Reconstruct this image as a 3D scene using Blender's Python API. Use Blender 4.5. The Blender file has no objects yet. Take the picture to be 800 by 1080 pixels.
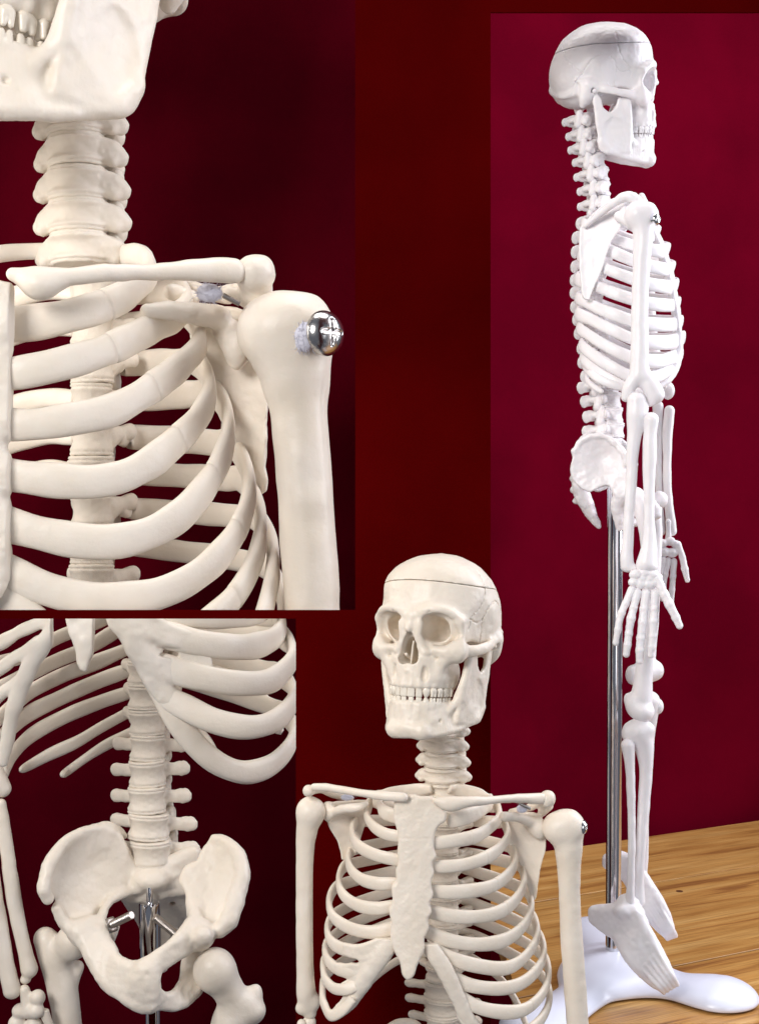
import bpy, math, random, time
import numpy as np
T0 = time.time()
rnd = random.Random(5)
nr = np.random.RandomState(7)
S = bpy.context.scene
C = S.collection
F = 1400.0                      # camera distance in picture units to the reference plane
CAMY = -1.4

# ------------------------------------------------------------------ camera, world, lights
cam = bpy.data.cameras.new('camera'); camo = bpy.data.objects.new('camera', cam); C.objects.link(camo)
camo.location = (0, CAMY, 0); camo.rotation_euler = (math.pi / 2, 0, 0)
cam.sensor_fit = 'VERTICAL'; cam.sensor_height = 24; cam.lens = 24 * F / 1080
cam.clip_start = 0.05; cam.clip_end = 60
S.camera = camo
W = bpy.data.worlds.new('World'); S.world = W; W.use_nodes = True
W.node_tree.nodes['Background'].inputs[0].default_value = (0.80, 0.85, 1.0, 1)
W.node_tree.nodes['Background'].inputs[1].default_value = 0.17
S.view_settings.view_transform = 'Standard'; S.view_settings.look = 'None'
S.view_settings.exposure = 0.0; S.view_settings.gamma = 1.0

def area(name, loc, target, size, power, col, sy=None):
    l = bpy.data.lights.new(name, 'AREA'); l.shape = 'RECTANGLE'; l.size = size; l.size_y = sy or size
    l.energy = power; l.color = col
    o = bpy.data.objects.new(name, l); C.objects.link(o); o.location = loc
    from mathutils import Vector
    d = Vector(target) - Vector(loc); o.rotation_euler = d.to_track_quat('-Z', 'Y').to_euler()
    return o
area('window_light', (-1.35, -2.1, 1.0), (0, 0.2, -0.05), 1.0, 64, (1.0, 0.965, 0.935))
area('room_fill_light', (1.3, -2.1, 0.0), (0.1, 0.2, -0.1), 1.2, 11, (0.93, 0.95, 1.0))  # added frontal fill reaching the models through the openings
area('side_fill_light', (1.35, 0.22, 0.55), (0.28, 0.26, -0.05), 0.8, 32, (0.92, 0.93, 1.0), 1.5)  # added source brightening the side view model, not a real window
area('overhead_fill_light', (0.1, 0.25, 1.5), (0.1, 0.2, 0), 1.1, 13, (1.0, 0.98, 0.97), 0.7)  # added behind the board to brighten the top of the side skull
area('left_fill_light', (-1.0, 0.2, 0.35), (-0.2, 0.4, 0.05), 0.6, 5.0, (1.0, 0.93, 0.85), 0.6)  # added behind the board to light the left close-ups

# ------------------------------------------------------------------ materials
def mat(name, col, rough=0.5, metal=0.0, noise=None, bump=None, spec=0.5, sheen=0.0, sss=0.0, coat=0.0):
    m = bpy.data.materials.new(name); m.use_nodes = True; nt = m.node_tree; b = nt.nodes['Principled BSDF']
    b.inputs['Base Color'].default_value = (*col, 1); b.inputs['Roughness'].default_value = rough
    b.inputs['Metallic'].default_value = metal; b.inputs['Specular IOR Level'].default_value = spec
    b.inputs['Sheen Weight'].default_value = sheen; b.inputs['Coat Weight'].default_value = coat
    if sss:
        b.inputs['Subsurface Weight'].default_value = sss; b.inputs['Subsurface Radius'].default_value = (1, .6, .4)
        b.inputs['Subsurface Scale'].default_value = 0.004
    tc = nt.nodes.new('ShaderNodeTexCoord')
    if noise:
        col2, sc, det = noise
        n = nt.nodes.new('ShaderNodeTexNoise'); n.inputs['Scale'].default_value = sc; n.inputs['Detail'].default_value = det
        nt.links.new(tc.outputs['Object'], n.inputs['Vector'])
        r = nt.nodes.new('ShaderNodeValToRGB'); r.color_ramp.elements[0].position = 0.35; r.color_ramp.elements[1].position = 0.68
        r.color_ramp.elements[0].color = (*col2, 1); r.color_ramp.elements[1].color = (*col, 1)
        nt.links.new(n.outputs['Fac'], r.inputs['Fac']); nt.links.new(r.outputs['Color'], b.inputs['Base Color'])
    if bump:
        last = None
        for sc, st, dist in bump:
            n = nt.nodes.new('ShaderNodeTexNoise'); n.inputs['Scale'].default_value = sc; n.inputs['Detail'].default_value = 5
            nt.links.new(tc.outputs['Object'], n.inputs['Vector'])
            bp = nt.nodes.new('ShaderNodeBump'); bp.inputs['Strength'].default_value = st; bp.inputs['Distance'].default_value = dist
            nt.links.new(n.outputs['Fac'], bp.inputs['Height'])
            if last: nt.links.new(last.outputs['Normal'], bp.inputs['Normal'])
            last = bp
        nt.links.new(last.outputs['Normal'], b.inputs['Normal'])
    return m
IVORY = mat('ivory_plastic', (0.84, 0.755, 0.65), 0.40, noise=((0.77, 0.68, 0.565), 22, 6), bump=[(140, .3, .002), (600, .2, .0008)], spec=0.4, sss=0.12)
CREAM = mat('cream_plastic', (0.84, 0.77, 0.68), 0.40, noise=((0.79, 0.71, 0.60), 14, 7), bump=[(60, .28, .003), (190, .22, .0014), (520, .18, .0007)], spec=0.4, sss=0.12)
OVERLIT = mat('overlit_plastic', (0.90, 0.875, 0.885), 0.38, noise=((0.86, 0.82, 0.835), 14, 5), bump=[(110, .2, .002), (600, .1, .0006)], spec=0.45, sss=0.1)  # same plastic as the ivory, overexposure put into a paler colour
TOOTH = mat('tooth_enamel', (0.82, 0.75, 0.64), 0.22, spec=0.5)
TOOTH_OVERLIT = mat('overlit_tooth_enamel', (0.86, 0.84, 0.85), 0.25, spec=0.5)  # same enamel, paled in colour to stand for overexposure
CHROME = mat('chrome', (0.72, 0.72, 0.74), 0.09, 1.0)
SCREW = mat('polished_screw', (0.62, 0.61, 0.60), 0.2, 1.0, bump=[(420, .25, .0006)])
STEEL = mat('brushed_steel', (0.42, 0.38, 0.35), 0.33, 1.0, bump=[(900, .4, .0006)])
WOOL = mat('felt_fibre', (0.70, 0.70, 0.80), 0.95, bump=[(900, .8, .001)])
BASE = mat('base_plastic', (0.76, 0.79, 0.91), 0.28, noise=((0.72, 0.75, 0.87), 12, 6), spec=0.5)

def velvet(name, c1, c2, sc):
    m = mat(name, c1, 0.95, noise=(c2, sc, 7), spec=0.0)
    nt = m.node_tree; b = nt.nodes['Principled BSDF']
    b.inputs['Sheen Tint'].default_value = (0.5, 0.02, 0.05, 1)
    tc = nt.nodes.new('ShaderNodeTexCoord')
    mp = nt.nodes.new('ShaderNodeMapping'); mp.inputs['Scale'].default_value = (60, 60, 420)
    n = nt.nodes.new('ShaderNodeTexNoise'); n.inputs['Scale'].default_value = 4; n.inputs['Detail'].default_value = 5
    nt.links.new(tc.outputs['Object'], mp.inputs['Vector']); nt.links.new(mp.outputs['Vector'], n.inputs['Vector'])
    bp = nt.nodes.new('ShaderNodeBump'); bp.inputs['Strength'].default_value = 0.35; bp.inputs['Distance'].default_value = 0.001
    nt.links.new(n.outputs['Fac'], bp.inputs['Height']); nt.links.new(bp.outputs['Normal'], b.inputs['Normal'])
    return m
VEL_BOARD = velvet('dark_red_cloth', (0.082, 0.0009, 0.0010), (0.042, 0.0005, 0.0006), 3.0)
VEL_LEFT = velvet('dimmed_velvet', (0.07, 0.0008, 0.005), (0.04, 0.0005, 0.0035), 3.0)  # curtain cloth again, dimmer exposure put into a darker red
VEL_RIGHT = velvet('crimson_velvet', (0.104, 0.0008, 0.0085), (0.076, 0.0006, 0.0065), 5.0)

def wood():
    m = bpy.data.materials.new('pine_boards'); m.use_nodes = True; nt = m.node_tree; b = nt.nodes['Principled BSDF']
    L = nt.links; N = nt.nodes.new
    tc = N('ShaderNodeTexCoord')
    def noise(scale, sc, det, dist=0.0):
        mp = N('ShaderNodeMapping'); mp.inputs['Scale'].default_value = scale
        n = N('ShaderNodeTexNoise'); n.inputs['Scale'].default_value = sc; n.inputs['Detail'].default_value = det
        n.inputs['Distortion'].default_value = dist
        L.new(tc.outputs['Object'], mp.inputs['Vector']); L.new(mp.outputs['Vector'], n.inputs['Vector']); return n
    n1 = noise((1.0, 14, 1), 3.2, 5, 0.6); n2 = noise((2.2, 120, 1), 5, 8, 0.3); n3 = noise((0.8, 4.5, 1), 2.2, 2, 0.2)
    def ramp(n, stops):
        r = N('ShaderNodeValToRGB'); e = r.color_ramp.elements
        e[0].position, e[0].color = stops[0][0], (*stops[0][1], 1); e[1].position, e[1].color = stops[-1][0], (*stops[-1][1], 1)
        for p, c in stops[1:-1]:
            x = e.new(p); x.color = (*c, 1)
        L.new(n.outputs['Fac'], r.inputs['Fac']); return r
    r1 = ramp(n1, [(0.33, (0.33, 0.15, 0.045)), (0.42, (0.52, 0.265, 0.075)), (0.55, (0.60, 0.335, 0.105)), (0.7, (0.68, 0.42, 0.155))])
    r2 = ramp(n2, [(0.36, (0.62, 0.55, 0.48)), (0.55, (1, 1, 1))])
    r3 = ramp(n3, [(0.3, (0.78, 0.74, 0.68)), (0.65, (1.05, 1.05, 1.05))])
    def mul(a, c):
        x = N('ShaderNodeMix'); x.data_type = 'RGBA'; x.blend_type = 'MULTIPLY'; x.inputs[0].default_value = 1
        L.new(a, x.inputs[6]); L.new(c, x.inputs[7]); return x.outputs[2]
    c = mul(mul(r1.outputs[0], r2.outputs[0]), r3.outputs[0]); L.new(c, b.inputs['Base Color'])
    b.inputs['Roughness'].default_value = 0.32; b.inputs['Specular IOR Level'].default_value = 0.5
    bp = N('ShaderNodeBump'); bp.inputs['Strength'].default_value = 0.25; bp.inputs['Distance'].default_value = 0.001
    L.new(n2.outputs['Fac'], bp.inputs['Height']); L.new(bp.outputs['Normal'], b.inputs['Normal'])
    return m
WOOD = wood()
KNOT = mat('wood_knot', (0.10, 0.035, 0.012), 0.5)

# ------------------------------------------------------------------ object helpers
def link(o): C.objects.link(o); return o
def root(name, label, cat, loc, group=None):
    o = link(bpy.data.objects.new(name, None)); o.location = loc; o.empty_display_size = 0.02
    o['label'] = label; o['category'] = cat
    if group: o['group'] = group
    return o
ORG = {}                                           # world origin of every object made so far
def base_of(p):
    v = np.zeros(3)
    while p is not None: v += np.array(p.location); p = p.parent
    return v
def part(name, verts, faces, m, parent=None, label=None, smooth=True, loc=None):
    """verts in world metres; the object's origin sits at loc (world)"""
    verts = np.asarray(verts, float); o3 = np.array(loc if loc is not None else verts.mean(0), float)
    me = bpy.data.meshes.new(name); V = verts - o3
    if isinstance(faces, np.ndarray):
        n = len(faces); me.vertices.add(len(V)); me.vertices.foreach_set('co', V.astype(np.float32).ravel())
        me.loops.add(n * 4); me.loops.foreach_set('vertex_index', faces.astype(np.int32).ravel())
        me.polygons.add(n); me.polygons.foreach_set('loop_start', np.arange(0, n * 4, 4, dtype=np.int32))
        me.update(calc_edges=True); me.validate()
    else:
        me.from_pydata([tuple(v) for v in V], [], faces)
    if smooth: me.polygons.foreach_set('use_smooth', [True] * len(me.polygons))
    me.materials.append(m); me.update()
    o = link(bpy.data.objects.new(name, me))
    if parent is not None: o.parent = parent; o3 = o3 - base_of(parent)
    o.location = o3
    if label: o['label'] = label
    return o

class View:
    """picture-plane units at distance d0 metres; (u,v) are where a point shows, w its depth"""
    def __init__(s, d0): s.d0 = d0; s.s = d0 / F
    def adj(s, p):
        p = np.asarray(p, float); k = 1 + p[..., 2] / F
        return np.stack([400 + (p[..., 0] - 400) * k, 540 + (p[..., 1] - 540) * k, p[..., 2]], -1)
    def wld(s, q):
        q = np.asarray(q, float)
        return np.stack([(q[..., 0] - 400) * s.s, CAMY + s.d0 + q[..., 2] * s.s, (540 - q[..., 1]) * s.s], -1)
    def at(s, u, v, w=0): return tuple(s.wld(s.adj(np.array([u, v, w], float))))

def catmull(P, n):
    P = np.asarray(P, float); m = len(P)
    if m == 2: t = np.linspace(0, 1, n)[:, None]; return P[0] * (1 - t) + P[1] * t
    ex = np.vstack([2 * P[0] - P[1], P, 2 * P[-1] - P[-2]])
    d = np.linalg.norm(np.diff(P[:, :3], axis=0), axis=1); cum = np.concatenate([[0], np.cumsum(d)])
    out = []
    for x in np.linspace(0, cum[-1], n):
        i = min(max(np.searchsorted(cum, x) - 1, 0), m - 2); t = (x - cum[i]) / max(d[i], 1e-9)
        a, b, c, e = ex[i], ex[i + 1], ex[i + 2], ex[i + 3]
        # non-uniform tangents
        def tan(p0, p1, p2, l0, l1): return ((p1 - p0) / max(l0, 1e-9) * l1 + (p2 - p1) / max(l1, 1e-9) * l0) / (l0 + l1)
        l1 = d[i]; l0 = d[i - 1] if i > 0 else l1; l2 = d[i + 1] if i < m - 2 else l1
        t1 = tan(a, b, c, l0, l1) * l1; t2 = tan(b, c, e, l1, l2) * l1
        h = t * t * (3 - 2 * t)
        out.append((1 - h) * b + h * c + t * (1 - t) ** 2 * t1 - t * t * (1 - t) * t2)
    return np.array(out)

# ------------------------------------------------------------------ voxel field modelling
def smin(a, b, k):
    if k <= 0: return np.minimum(a, b)
    h = np.maximum(k - np.abs(a - b), 0) / k
    return np.minimum(a, b) - h * h * k * 0.25
class Vox:
    def __init__(s, lo, hi, h=1.0):
        s.lo = np.array(lo, float); s.h = h; s.n = np.ceil((np.array(hi, float) - s.lo) / h).astype(int) + 1
        s.f = np.full(s.n, 1e3, np.float32)
    def sl(s, a, b, pad):
        i0 = np.maximum(np.floor((np.array(a) - pad - s.lo) / s.h).astype(int), 0)
        i1 = np.minimum(np.ceil((np.array(b) + pad - s.lo) / s.h).astype(int) + 1, s.n)
        if (i1 <= i0).any(): return None, None
        g = [(s.lo[k] + s.h * np.arange(i0[k], i1[k])).astype(np.float32) for k in range(3)]
        return tuple(slice(i0[k], i1[k]) for k in range(3)), (g[0][:, None, None], g[1][None, :, None], g[2][None, None, :])
    def comb(s, sl, d, k, op):
        if op == 'add': s.f[sl] = smin(s.f[sl], d, k)
        else: s.f[sl] = -smin(-s.f[sl], d, k)
    def ell(s, c, r, k=2.0, op='add', rot=None):
        c = np.array(c, float); r = np.array(r, float); R = r.max() if rot is not None else r
        sl, g = s.sl(c - R, c + R, k + 3 * s.h + 1)
        if sl is None: return
        p = [g[i] - c[i] for i in range(3)]
        if rot is not None:
            M = np.array(rot); p = [M[i][0] * p[0] + M[i][1] * p[1] + M[i][2] * p[2] for i in range(3)]
        q = np.sqrt(sum((p[i] / r[i]) ** 2 for i in range(3))); q2 = np.sqrt(sum((p[i] / r[i] ** 2) ** 2 for i in range(3)))
        s.comb(sl, (q * (q - 1) / np.maximum(q2, 1e-6)).astype(np.float32), k, op)
    def capd(s, g, a, b, ra, rb):
        ab = b - a; L = float((ab * ab).sum()) or 1e-9
        p = [g[i] - a[i] for i in range(3)]
        t = np.clip((p[0] * ab[0] + p[1] * ab[1] + p[2] * ab[2]) / L, 0, 1)
        return np.sqrt((p[0] - t * ab[0]) ** 2 + (p[1] - t * ab[1]) ** 2 + (p[2] - t * ab[2]) ** 2) - (ra + (rb - ra) * t)
    def segs(s, A, B, ra, rb, k=2.0, op='add', sc=None):
        A = np.array(A, float); B = np.array(B, float); ra = np.array(ra, float); rb = np.array(rb, float)
        q = np.ones(3) if sc is None else np.array(sc, float)      # q<1 flattens along that axis
        R = np.maximum(ra, rb).max(); lo = np.minimum(A, B).min(0) - R; hi = np.maximum(A, B).max(0) + R
        SL, G = s.sl(lo, hi, k + 3 * s.h)
        if SL is None: return
        buf = np.full([x.stop - x.start for x in SL], 1e3, np.float32); off = np.array([x.start for x in SL])
        for a, b, r0, r1 in zip(A, B, ra, rb):
            r = max(r0, r1); sl, g = s.sl(np.minimum(a, b) - r, np.maximum(a, b) + r, k + 3 * s.h)
            if sl is None: continue
            if sc is not None:
                g = tuple(g[i] / q[i] for i in range(3)); d = s.capd(g, a / q, b / q, r0, r1) * q.min()
            else: d = s.capd(g, a, b, r0, r1)
            ls = tuple(slice(x.start - o, x.stop - o) for x, o in zip(sl, off))
            buf[ls] = np.minimum(buf[ls], d)
        s.comb(SL, buf, k, op)
    def chain(s, P, R, k=2.0, op='add', n=None, sc=None):
        P = np.array(P, float); R = np.broadcast_to(np.array(R, float), (len(P),))
        if len(P) > 2 or n:
            Q = catmull(np.hstack([P, R[:, None]]), n or (len(P) - 1) * 9 + 1); P = Q[:, :3]; R = np.maximum(Q[:, 3], 0.3)
        s.segs(P[:-1], P[1:], R[:-1], R[1:], k, op, sc)
    def ribbon(s, A, B, R, k=2.0, op='add', n=None, Rb=None):
        A = np.array(A, float); R = np.broadcast_to(np.array(R, float), (len(A),)); Rb = R if Rb is None else np.broadcast_to(np.array(Rb, float), (len(A),))
        Q = catmull(np.hstack([A, np.array(B, float), R[:, None], Rb[:, None]]), n or (len(A) - 1) * 8 + 1)
        s.segs(Q[:, :3], Q[:, 3:6], Q[:, 6], Q[:, 7], k, op)
    def blade(s, poly, wf, t, r=1.5, k=2.0, op='add', smooth=4):
        """outline in (u,v), centre depth wf(u,v), half thickness t(u,v,dist)"""
        P = np.array(poly, float)
        if smooth > 1: P = catmull(np.vstack([P, P[:1]]), len(P) * smooth + 1)[:-1]
        lo, hi = P.min(0), P.max(0)
        cw = [wf(*p) for p in P]
        cw += [wf(*(lo + (hi - lo) * np.array([a, b]))) for a in (0, .25, .5, .75, 1) for b in (0, .25, .5, .75, 1)]
        T = 14
        sl, g = s.sl((lo[0], lo[1], min(cw) - T), (hi[0], hi[1], max(cw) + T), k + 3 * s.h)
        if sl is None: return
        X, Y = np.broadcast_arrays(g[0][:, :, 0], g[1][:, :, 0]); X = X.astype(np.float32); Y = Y.astype(np.float32)
        dm = np.full(X.shape, 1e9, np.float32); ins = np.zeros(X.shape, bool); m = len(P)
        for i in range(m):
            a, b = P[i], P[(i + 1) % m]; e = b - a
            px, py = X - a[0], Y - a[1]; tt = np.clip((px * e[0] + py * e[1]) / max((e * e).sum(), 1e-9), 0, 1)
            dm = np.minimum(dm, (px - tt * e[0]) ** 2 + (py - tt * e[1]) ** 2)
            c = (a[1] > Y) != (b[1] > Y)
            if abs(e[1]) > 1e-9: ins ^= c & (X < e[0] * (Y - a[1]) / e[1] + a[0])
        dp = np.sqrt(dm); dp = np.where(ins, -dp, dp)
        w0 = wf(X, Y); th = t(X, Y, dp) if callable(t) else t
        dz = np.abs(g[2] - np.asarray(w0)[..., None]) - np.asarray(th)[..., None] + r
        d2 = dp[..., None] + r
        d = np.sqrt(np.maximum(d2, 0) ** 2 + np.maximum(dz, 0) ** 2) + np.minimum(np.maximum(d2, dz), 0) - r
        s.comb(sl, d.astype(np.float32), k, op)
    def grid(s):
        return [(s.lo[k] + s.h * np.arange(s.n[k])).astype(np.float32).reshape([-1 if j == k else 1 for j in range(3)]) for k in range(3)]
    def rough(s, amp, scale, seed=1):
        R = np.random.RandomState(seed); m = np.ceil(s.n * s.h / scale).astype(int) + 3
        N = R.uniform(-1, 1, m).astype(np.float32)
        for ax in range(3):
            x = np.arange(s.n[ax]) * s.h / scale; i = x.astype(int); t = (x - i); t = (t * t * (3 - 2 * t)).astype(np.float32)
            t = t.reshape([-1 if j == ax else 1 for j in range(3)])
            N = np.take(N, i, ax) * (1 - t) + np.take(N, i + 1, ax) * t
        s.f += (amp * N).astype(np.float32)
    def blur(s, it=1):
        for _ in range(it):
            for ax in range(3):
                a = np.moveaxis(s.f, ax, 0); b = a.copy()
                a[1:-1] = (np.minimum(b[:-2], 50) + 2 * np.minimum(b[1:-1], 50) + np.minimum(b[2:], 50)) * 0.25
    def mesh(s, f=None):
        f = s.f if f is None else f
        f = f.copy(); f[[0, -1]] = 1; f[:, [0, -1]] = 1; f[:, :, [0, -1]] = 1
        ins = f < 0; n = np.array(f.shape)
        cnt = np.zeros(n - 1, np.int8)
        offs = [(i, j, k) for i in (0, 1) for j in (0, 1) for k in (0, 1)]
        for i, j, k in offs: cnt += ins[i:n[0] - 1 + i, j:n[1] - 1 + j, k:n[2] - 1 + k]
        act = np.argwhere((cnt > 0) & (cnt < 8)); idx = np.full(n - 1, -1, np.int32); idx[tuple(act.T)] = np.arange(len(act))
        val = np.stack([f[act[:, 0] + i, act[:, 1] + j, act[:, 2] + k] for i, j, k in offs], 1)
        acc = np.zeros((len(act), 3)); num = np.zeros(len(act)); O = np.array(offs, float)
        for a in range(8):
            for b in range(a + 1, 8):
                if abs(O[a] - O[b]).sum() != 1: continue
                m = (val[:, a] < 0) != (val[:, b] < 0); t = val[m, a] / (val[m, a] - val[m, b])
                acc[m] += O[a] + t[:, None] * (O[b] - O[a]); num[m] += 1
        V = s.lo + s.h * (act + acc / num[:, None])
        Q = []
        for ax in range(3):
            u, v = (ax + 1) % 3, (ax + 2) % 3
            a = [slice(None)] * 3; b = [slice(None)] * 3; a[ax] = slice(0, -1); b[ax] = slice(1, None)
            d = ins[tuple(a)] != ins[tuple(b)]; e = np.argwhere(d)
            e = e[(e[:, u] > 0) & (e[:, v] > 0) & (e[:, u] < n[u] - 1) & (e[:, v] < n[v] - 1)]
            q = []
            for du, dv in ((1, 1), (0, 1), (0, 0), (1, 0)):
                c = e.copy(); c[:, u] -= du; c[:, v] -= dv; q.append(idx[tuple(c.T)])
            q = np.stack(q, 1); fl = ~ins[tuple(e.T)]; q[fl] = q[fl][:, ::-1]
            Q.append(q)
        return V, np.vstack(Q)

def vox_part(vw, name, vox, m, parent, label=None, f=None):
    V, Q = vox.mesh(f)
    return part(name, vw.wld(V), Q, m, parent, label)

def bone(vw, name, P, R, m, parent, extra=(), h=1.0, k=3.0, rough=(0.35, 9), subs=(), sc=None, pre=None, label=None):
    """long bone: a chain of (u,v,w) with radii plus extra lumps [(P,R)...]"""
    A = [vw.adj(P)] + [vw.adj(e[0]) for e in extra]; allp = np.vstack(A)
    rm = max([np.max(R)] + [np.max(e[1]) for e in extra]) + 5
    v = Vox(allp.min(0) - rm, allp.max(0) + rm, h)
    v.chain(A[0], R, 0, sc=sc)
    for a, e in zip(A[1:], extra):
        if len(a) == 1: v.ell(a[0], e[1] if np.ndim(e[1]) else (e[1],) * 3, k)
        else: v.chain(a, e[1], k)
    for P2, R2 in subs:
        a = vw.adj(P2)
        if len(a) == 1: v.ell(a[0], R2 if np.ndim(R2) else (R2,) * 3, 2, 'sub')
        else: v.chain(a, R2, 2, 'sub')
    v.blur(2)
    if rough: v.rough(rough[0], rough[1], int(abs(P[0][0])) + 3)
    if pre: pre(v)
    return vox_part(vw, name, v, m, parent, label)

# ------------------------------------------------------------------ swept ribs
def rib(vw, P, H, Tk, m, parent, axis, name='rib', joint=None, taper=(0, 0), n=90, nsec=16, adj=True, label=None, seed=0, upv=None):
    """P: (u,v,w) centre line; H: half height (number or list per point); axis: (u,w) of the cage axis"""
    P = vw.adj(P) if adj else np.array(P, float)
    H = np.broadcast_to(np.array(H, float), (len(P),)); Tk = np.broadcast_to(np.array(Tk, float), (len(P),))
    Q = catmull(np.hstack([P, H[:, None], Tk[:, None]]), n)
    L = np.concatenate([[0], np.cumsum(np.linalg.norm(np.diff(Q[:, :3], axis=0), axis=1))]); tot = L[-1]
    sc = np.ones(n); R = np.random.RandomState(seed + 11)
    ph = R.uniform(0, 6.28, 4)
    sc *= 1 + 0.035 * np.sin(L / 17 + ph[0]) + 0.025 * np.sin(L / 8.5 + ph[1])
    if joint is not None:
        for jx in np.atleast_1d(joint):
            j = np.argmin(abs(L / tot - jx)); lj = L[j]; w = max(0.9, H.mean() * 0.07)
            rows = []
            for dl, f in ((-w, 1.0), (0, 0.90), (w, 1.03)):
                x = lj + dl; rows.append([x, f])
            keep = (abs(L - lj) > w * 1.2)
            nl = np.concatenate([L[keep], [r[0] for r in rows]]); o = np.argsort(nl)
            Qn = np.stack([np.interp(nl[o], L, Q[:, c]) for c in range(5)], 1)
            sn = np.concatenate([np.interp(L[keep], L, sc) * np.where(L[keep] > lj, 1.03 - 0.03 * np.clip((L[keep] - lj) / 40, 0, 1), 1), [np.interp(lj, L, sc) * r[1] for r in rows]])[o]
            L = nl[o]; Q = Qn; sc = sn
    n = len(Q); Tn = np.gradient(Q[:, :3], L, axis=0); Tn /= np.linalg.norm(Tn, axis=1)[:, None]
    verts = []; cu, cw = axis
    cu2 = 400 + (cu - 400) * (1 + cw / F)
    for i in range(n):
        nn = np.array([Q[i, 0] - cu2, 0, Q[i, 2] - cw]) if upv is None else np.cross(Tn[i], upv)
        nn = nn - Tn[i] * nn.dot(Tn[i]); nn /= max(np.linalg.norm(nn), 1e-6); up = np.cross(Tn[i], nn)
        e = 1.0
        if taper[0] and L[i] < taper[0]: e = math.sqrt(max(1 - (1 - L[i] / taper[0]) ** 2, 0.0004))
        if taper[1] and tot - L[i] < taper[1]: e = math.sqrt(max(1 - (1 - (tot - L[i]) / taper[1]) ** 2, 0.0004))
        for q in range(nsec):
            a = 2 * math.pi * q / nsec; ca, sa = math.cos(a), math.sin(a)
            x = math.copysign(abs(ca) ** 0.85, ca) * Q[i, 3] * sc[i] * e; y = math.copysign(abs(sa) ** 0.85, sa) * Q[i, 4] * sc[i] * e
            verts.append(Q[i, :3] + up * x + nn * y)
    faces = []
    for i in range(n - 1):
        for q in range(nsec):
            a = i * nsec + q; b = i * nsec + (q + 1) % nsec; faces.append((a, b, b + nsec, a + nsec))
    faces = [tuple(f) for f in faces] + [tuple(range(nsec))[::-1], tuple(range((n - 1) * nsec, n * nsec))]
    # make sure the shell faces outwards
    v = np.array(verts); f = faces[len(faces) // 2]; c = v[list(f)].mean(0); nrm = np.cross(v[f[1]] - v[f[0]], v[f[2]] - v[f[1]])
    if nrm.dot(c - Q[len(Q) // 2, :3]) < 0: faces = [x[::-1] for x in faces]
    return part(name, vw.wld(v), faces, m, parent, label)

def costal(vw, front, spine, Wf, Wb, H, Tk, m, parent, axis, joint=None, seed=0, k=1.55, sp_off=10, ang=0.6, Hs=None, label=None, taper=(0, 0)):
    """rib whose visible front is traced; the back half runs round to the vertebra"""
    fr = np.array(front, float); d = np.concatenate([[0], np.cumsum(np.linalg.norm(np.diff(fr, axis=0), axis=1))]); t = d / d[-1]
    w = axis[1] - (Wf) * np.cos(math.pi * ang * t ** k)
    P = [(a[0], a[1], b) for a, b in zip(fr, w)]
    uL, vL = fr[-1]; su, sv = spine; sg = 1 if uL > su else -1
    P += [(su + .86 * (uL - su), vL + (sv - vL) * .30, axis[1] + Wb * .72), (su + .52 * (uL - su), vL + (sv - vL) * .68, axis[1] + Wb * 1.0),
          (su + .25 * (uL - su), vL + (sv - vL) * .93, axis[1] + Wb * .98), (su + sg * sp_off, sv, axis[1] + Wb * .78)]
    Hn = list(H) if np.ndim(H) else [H] * len(fr)
    hh = Hn + [Hn[-1] * .95, Hn[-1] * .95, Hn[-1] * .9, Hn[-1] * .65]
    return rib(vw, P, hh, [Tk] * len(P), m, parent, axis, joint=joint, seed=seed, label=label, taper=taper)

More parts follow.
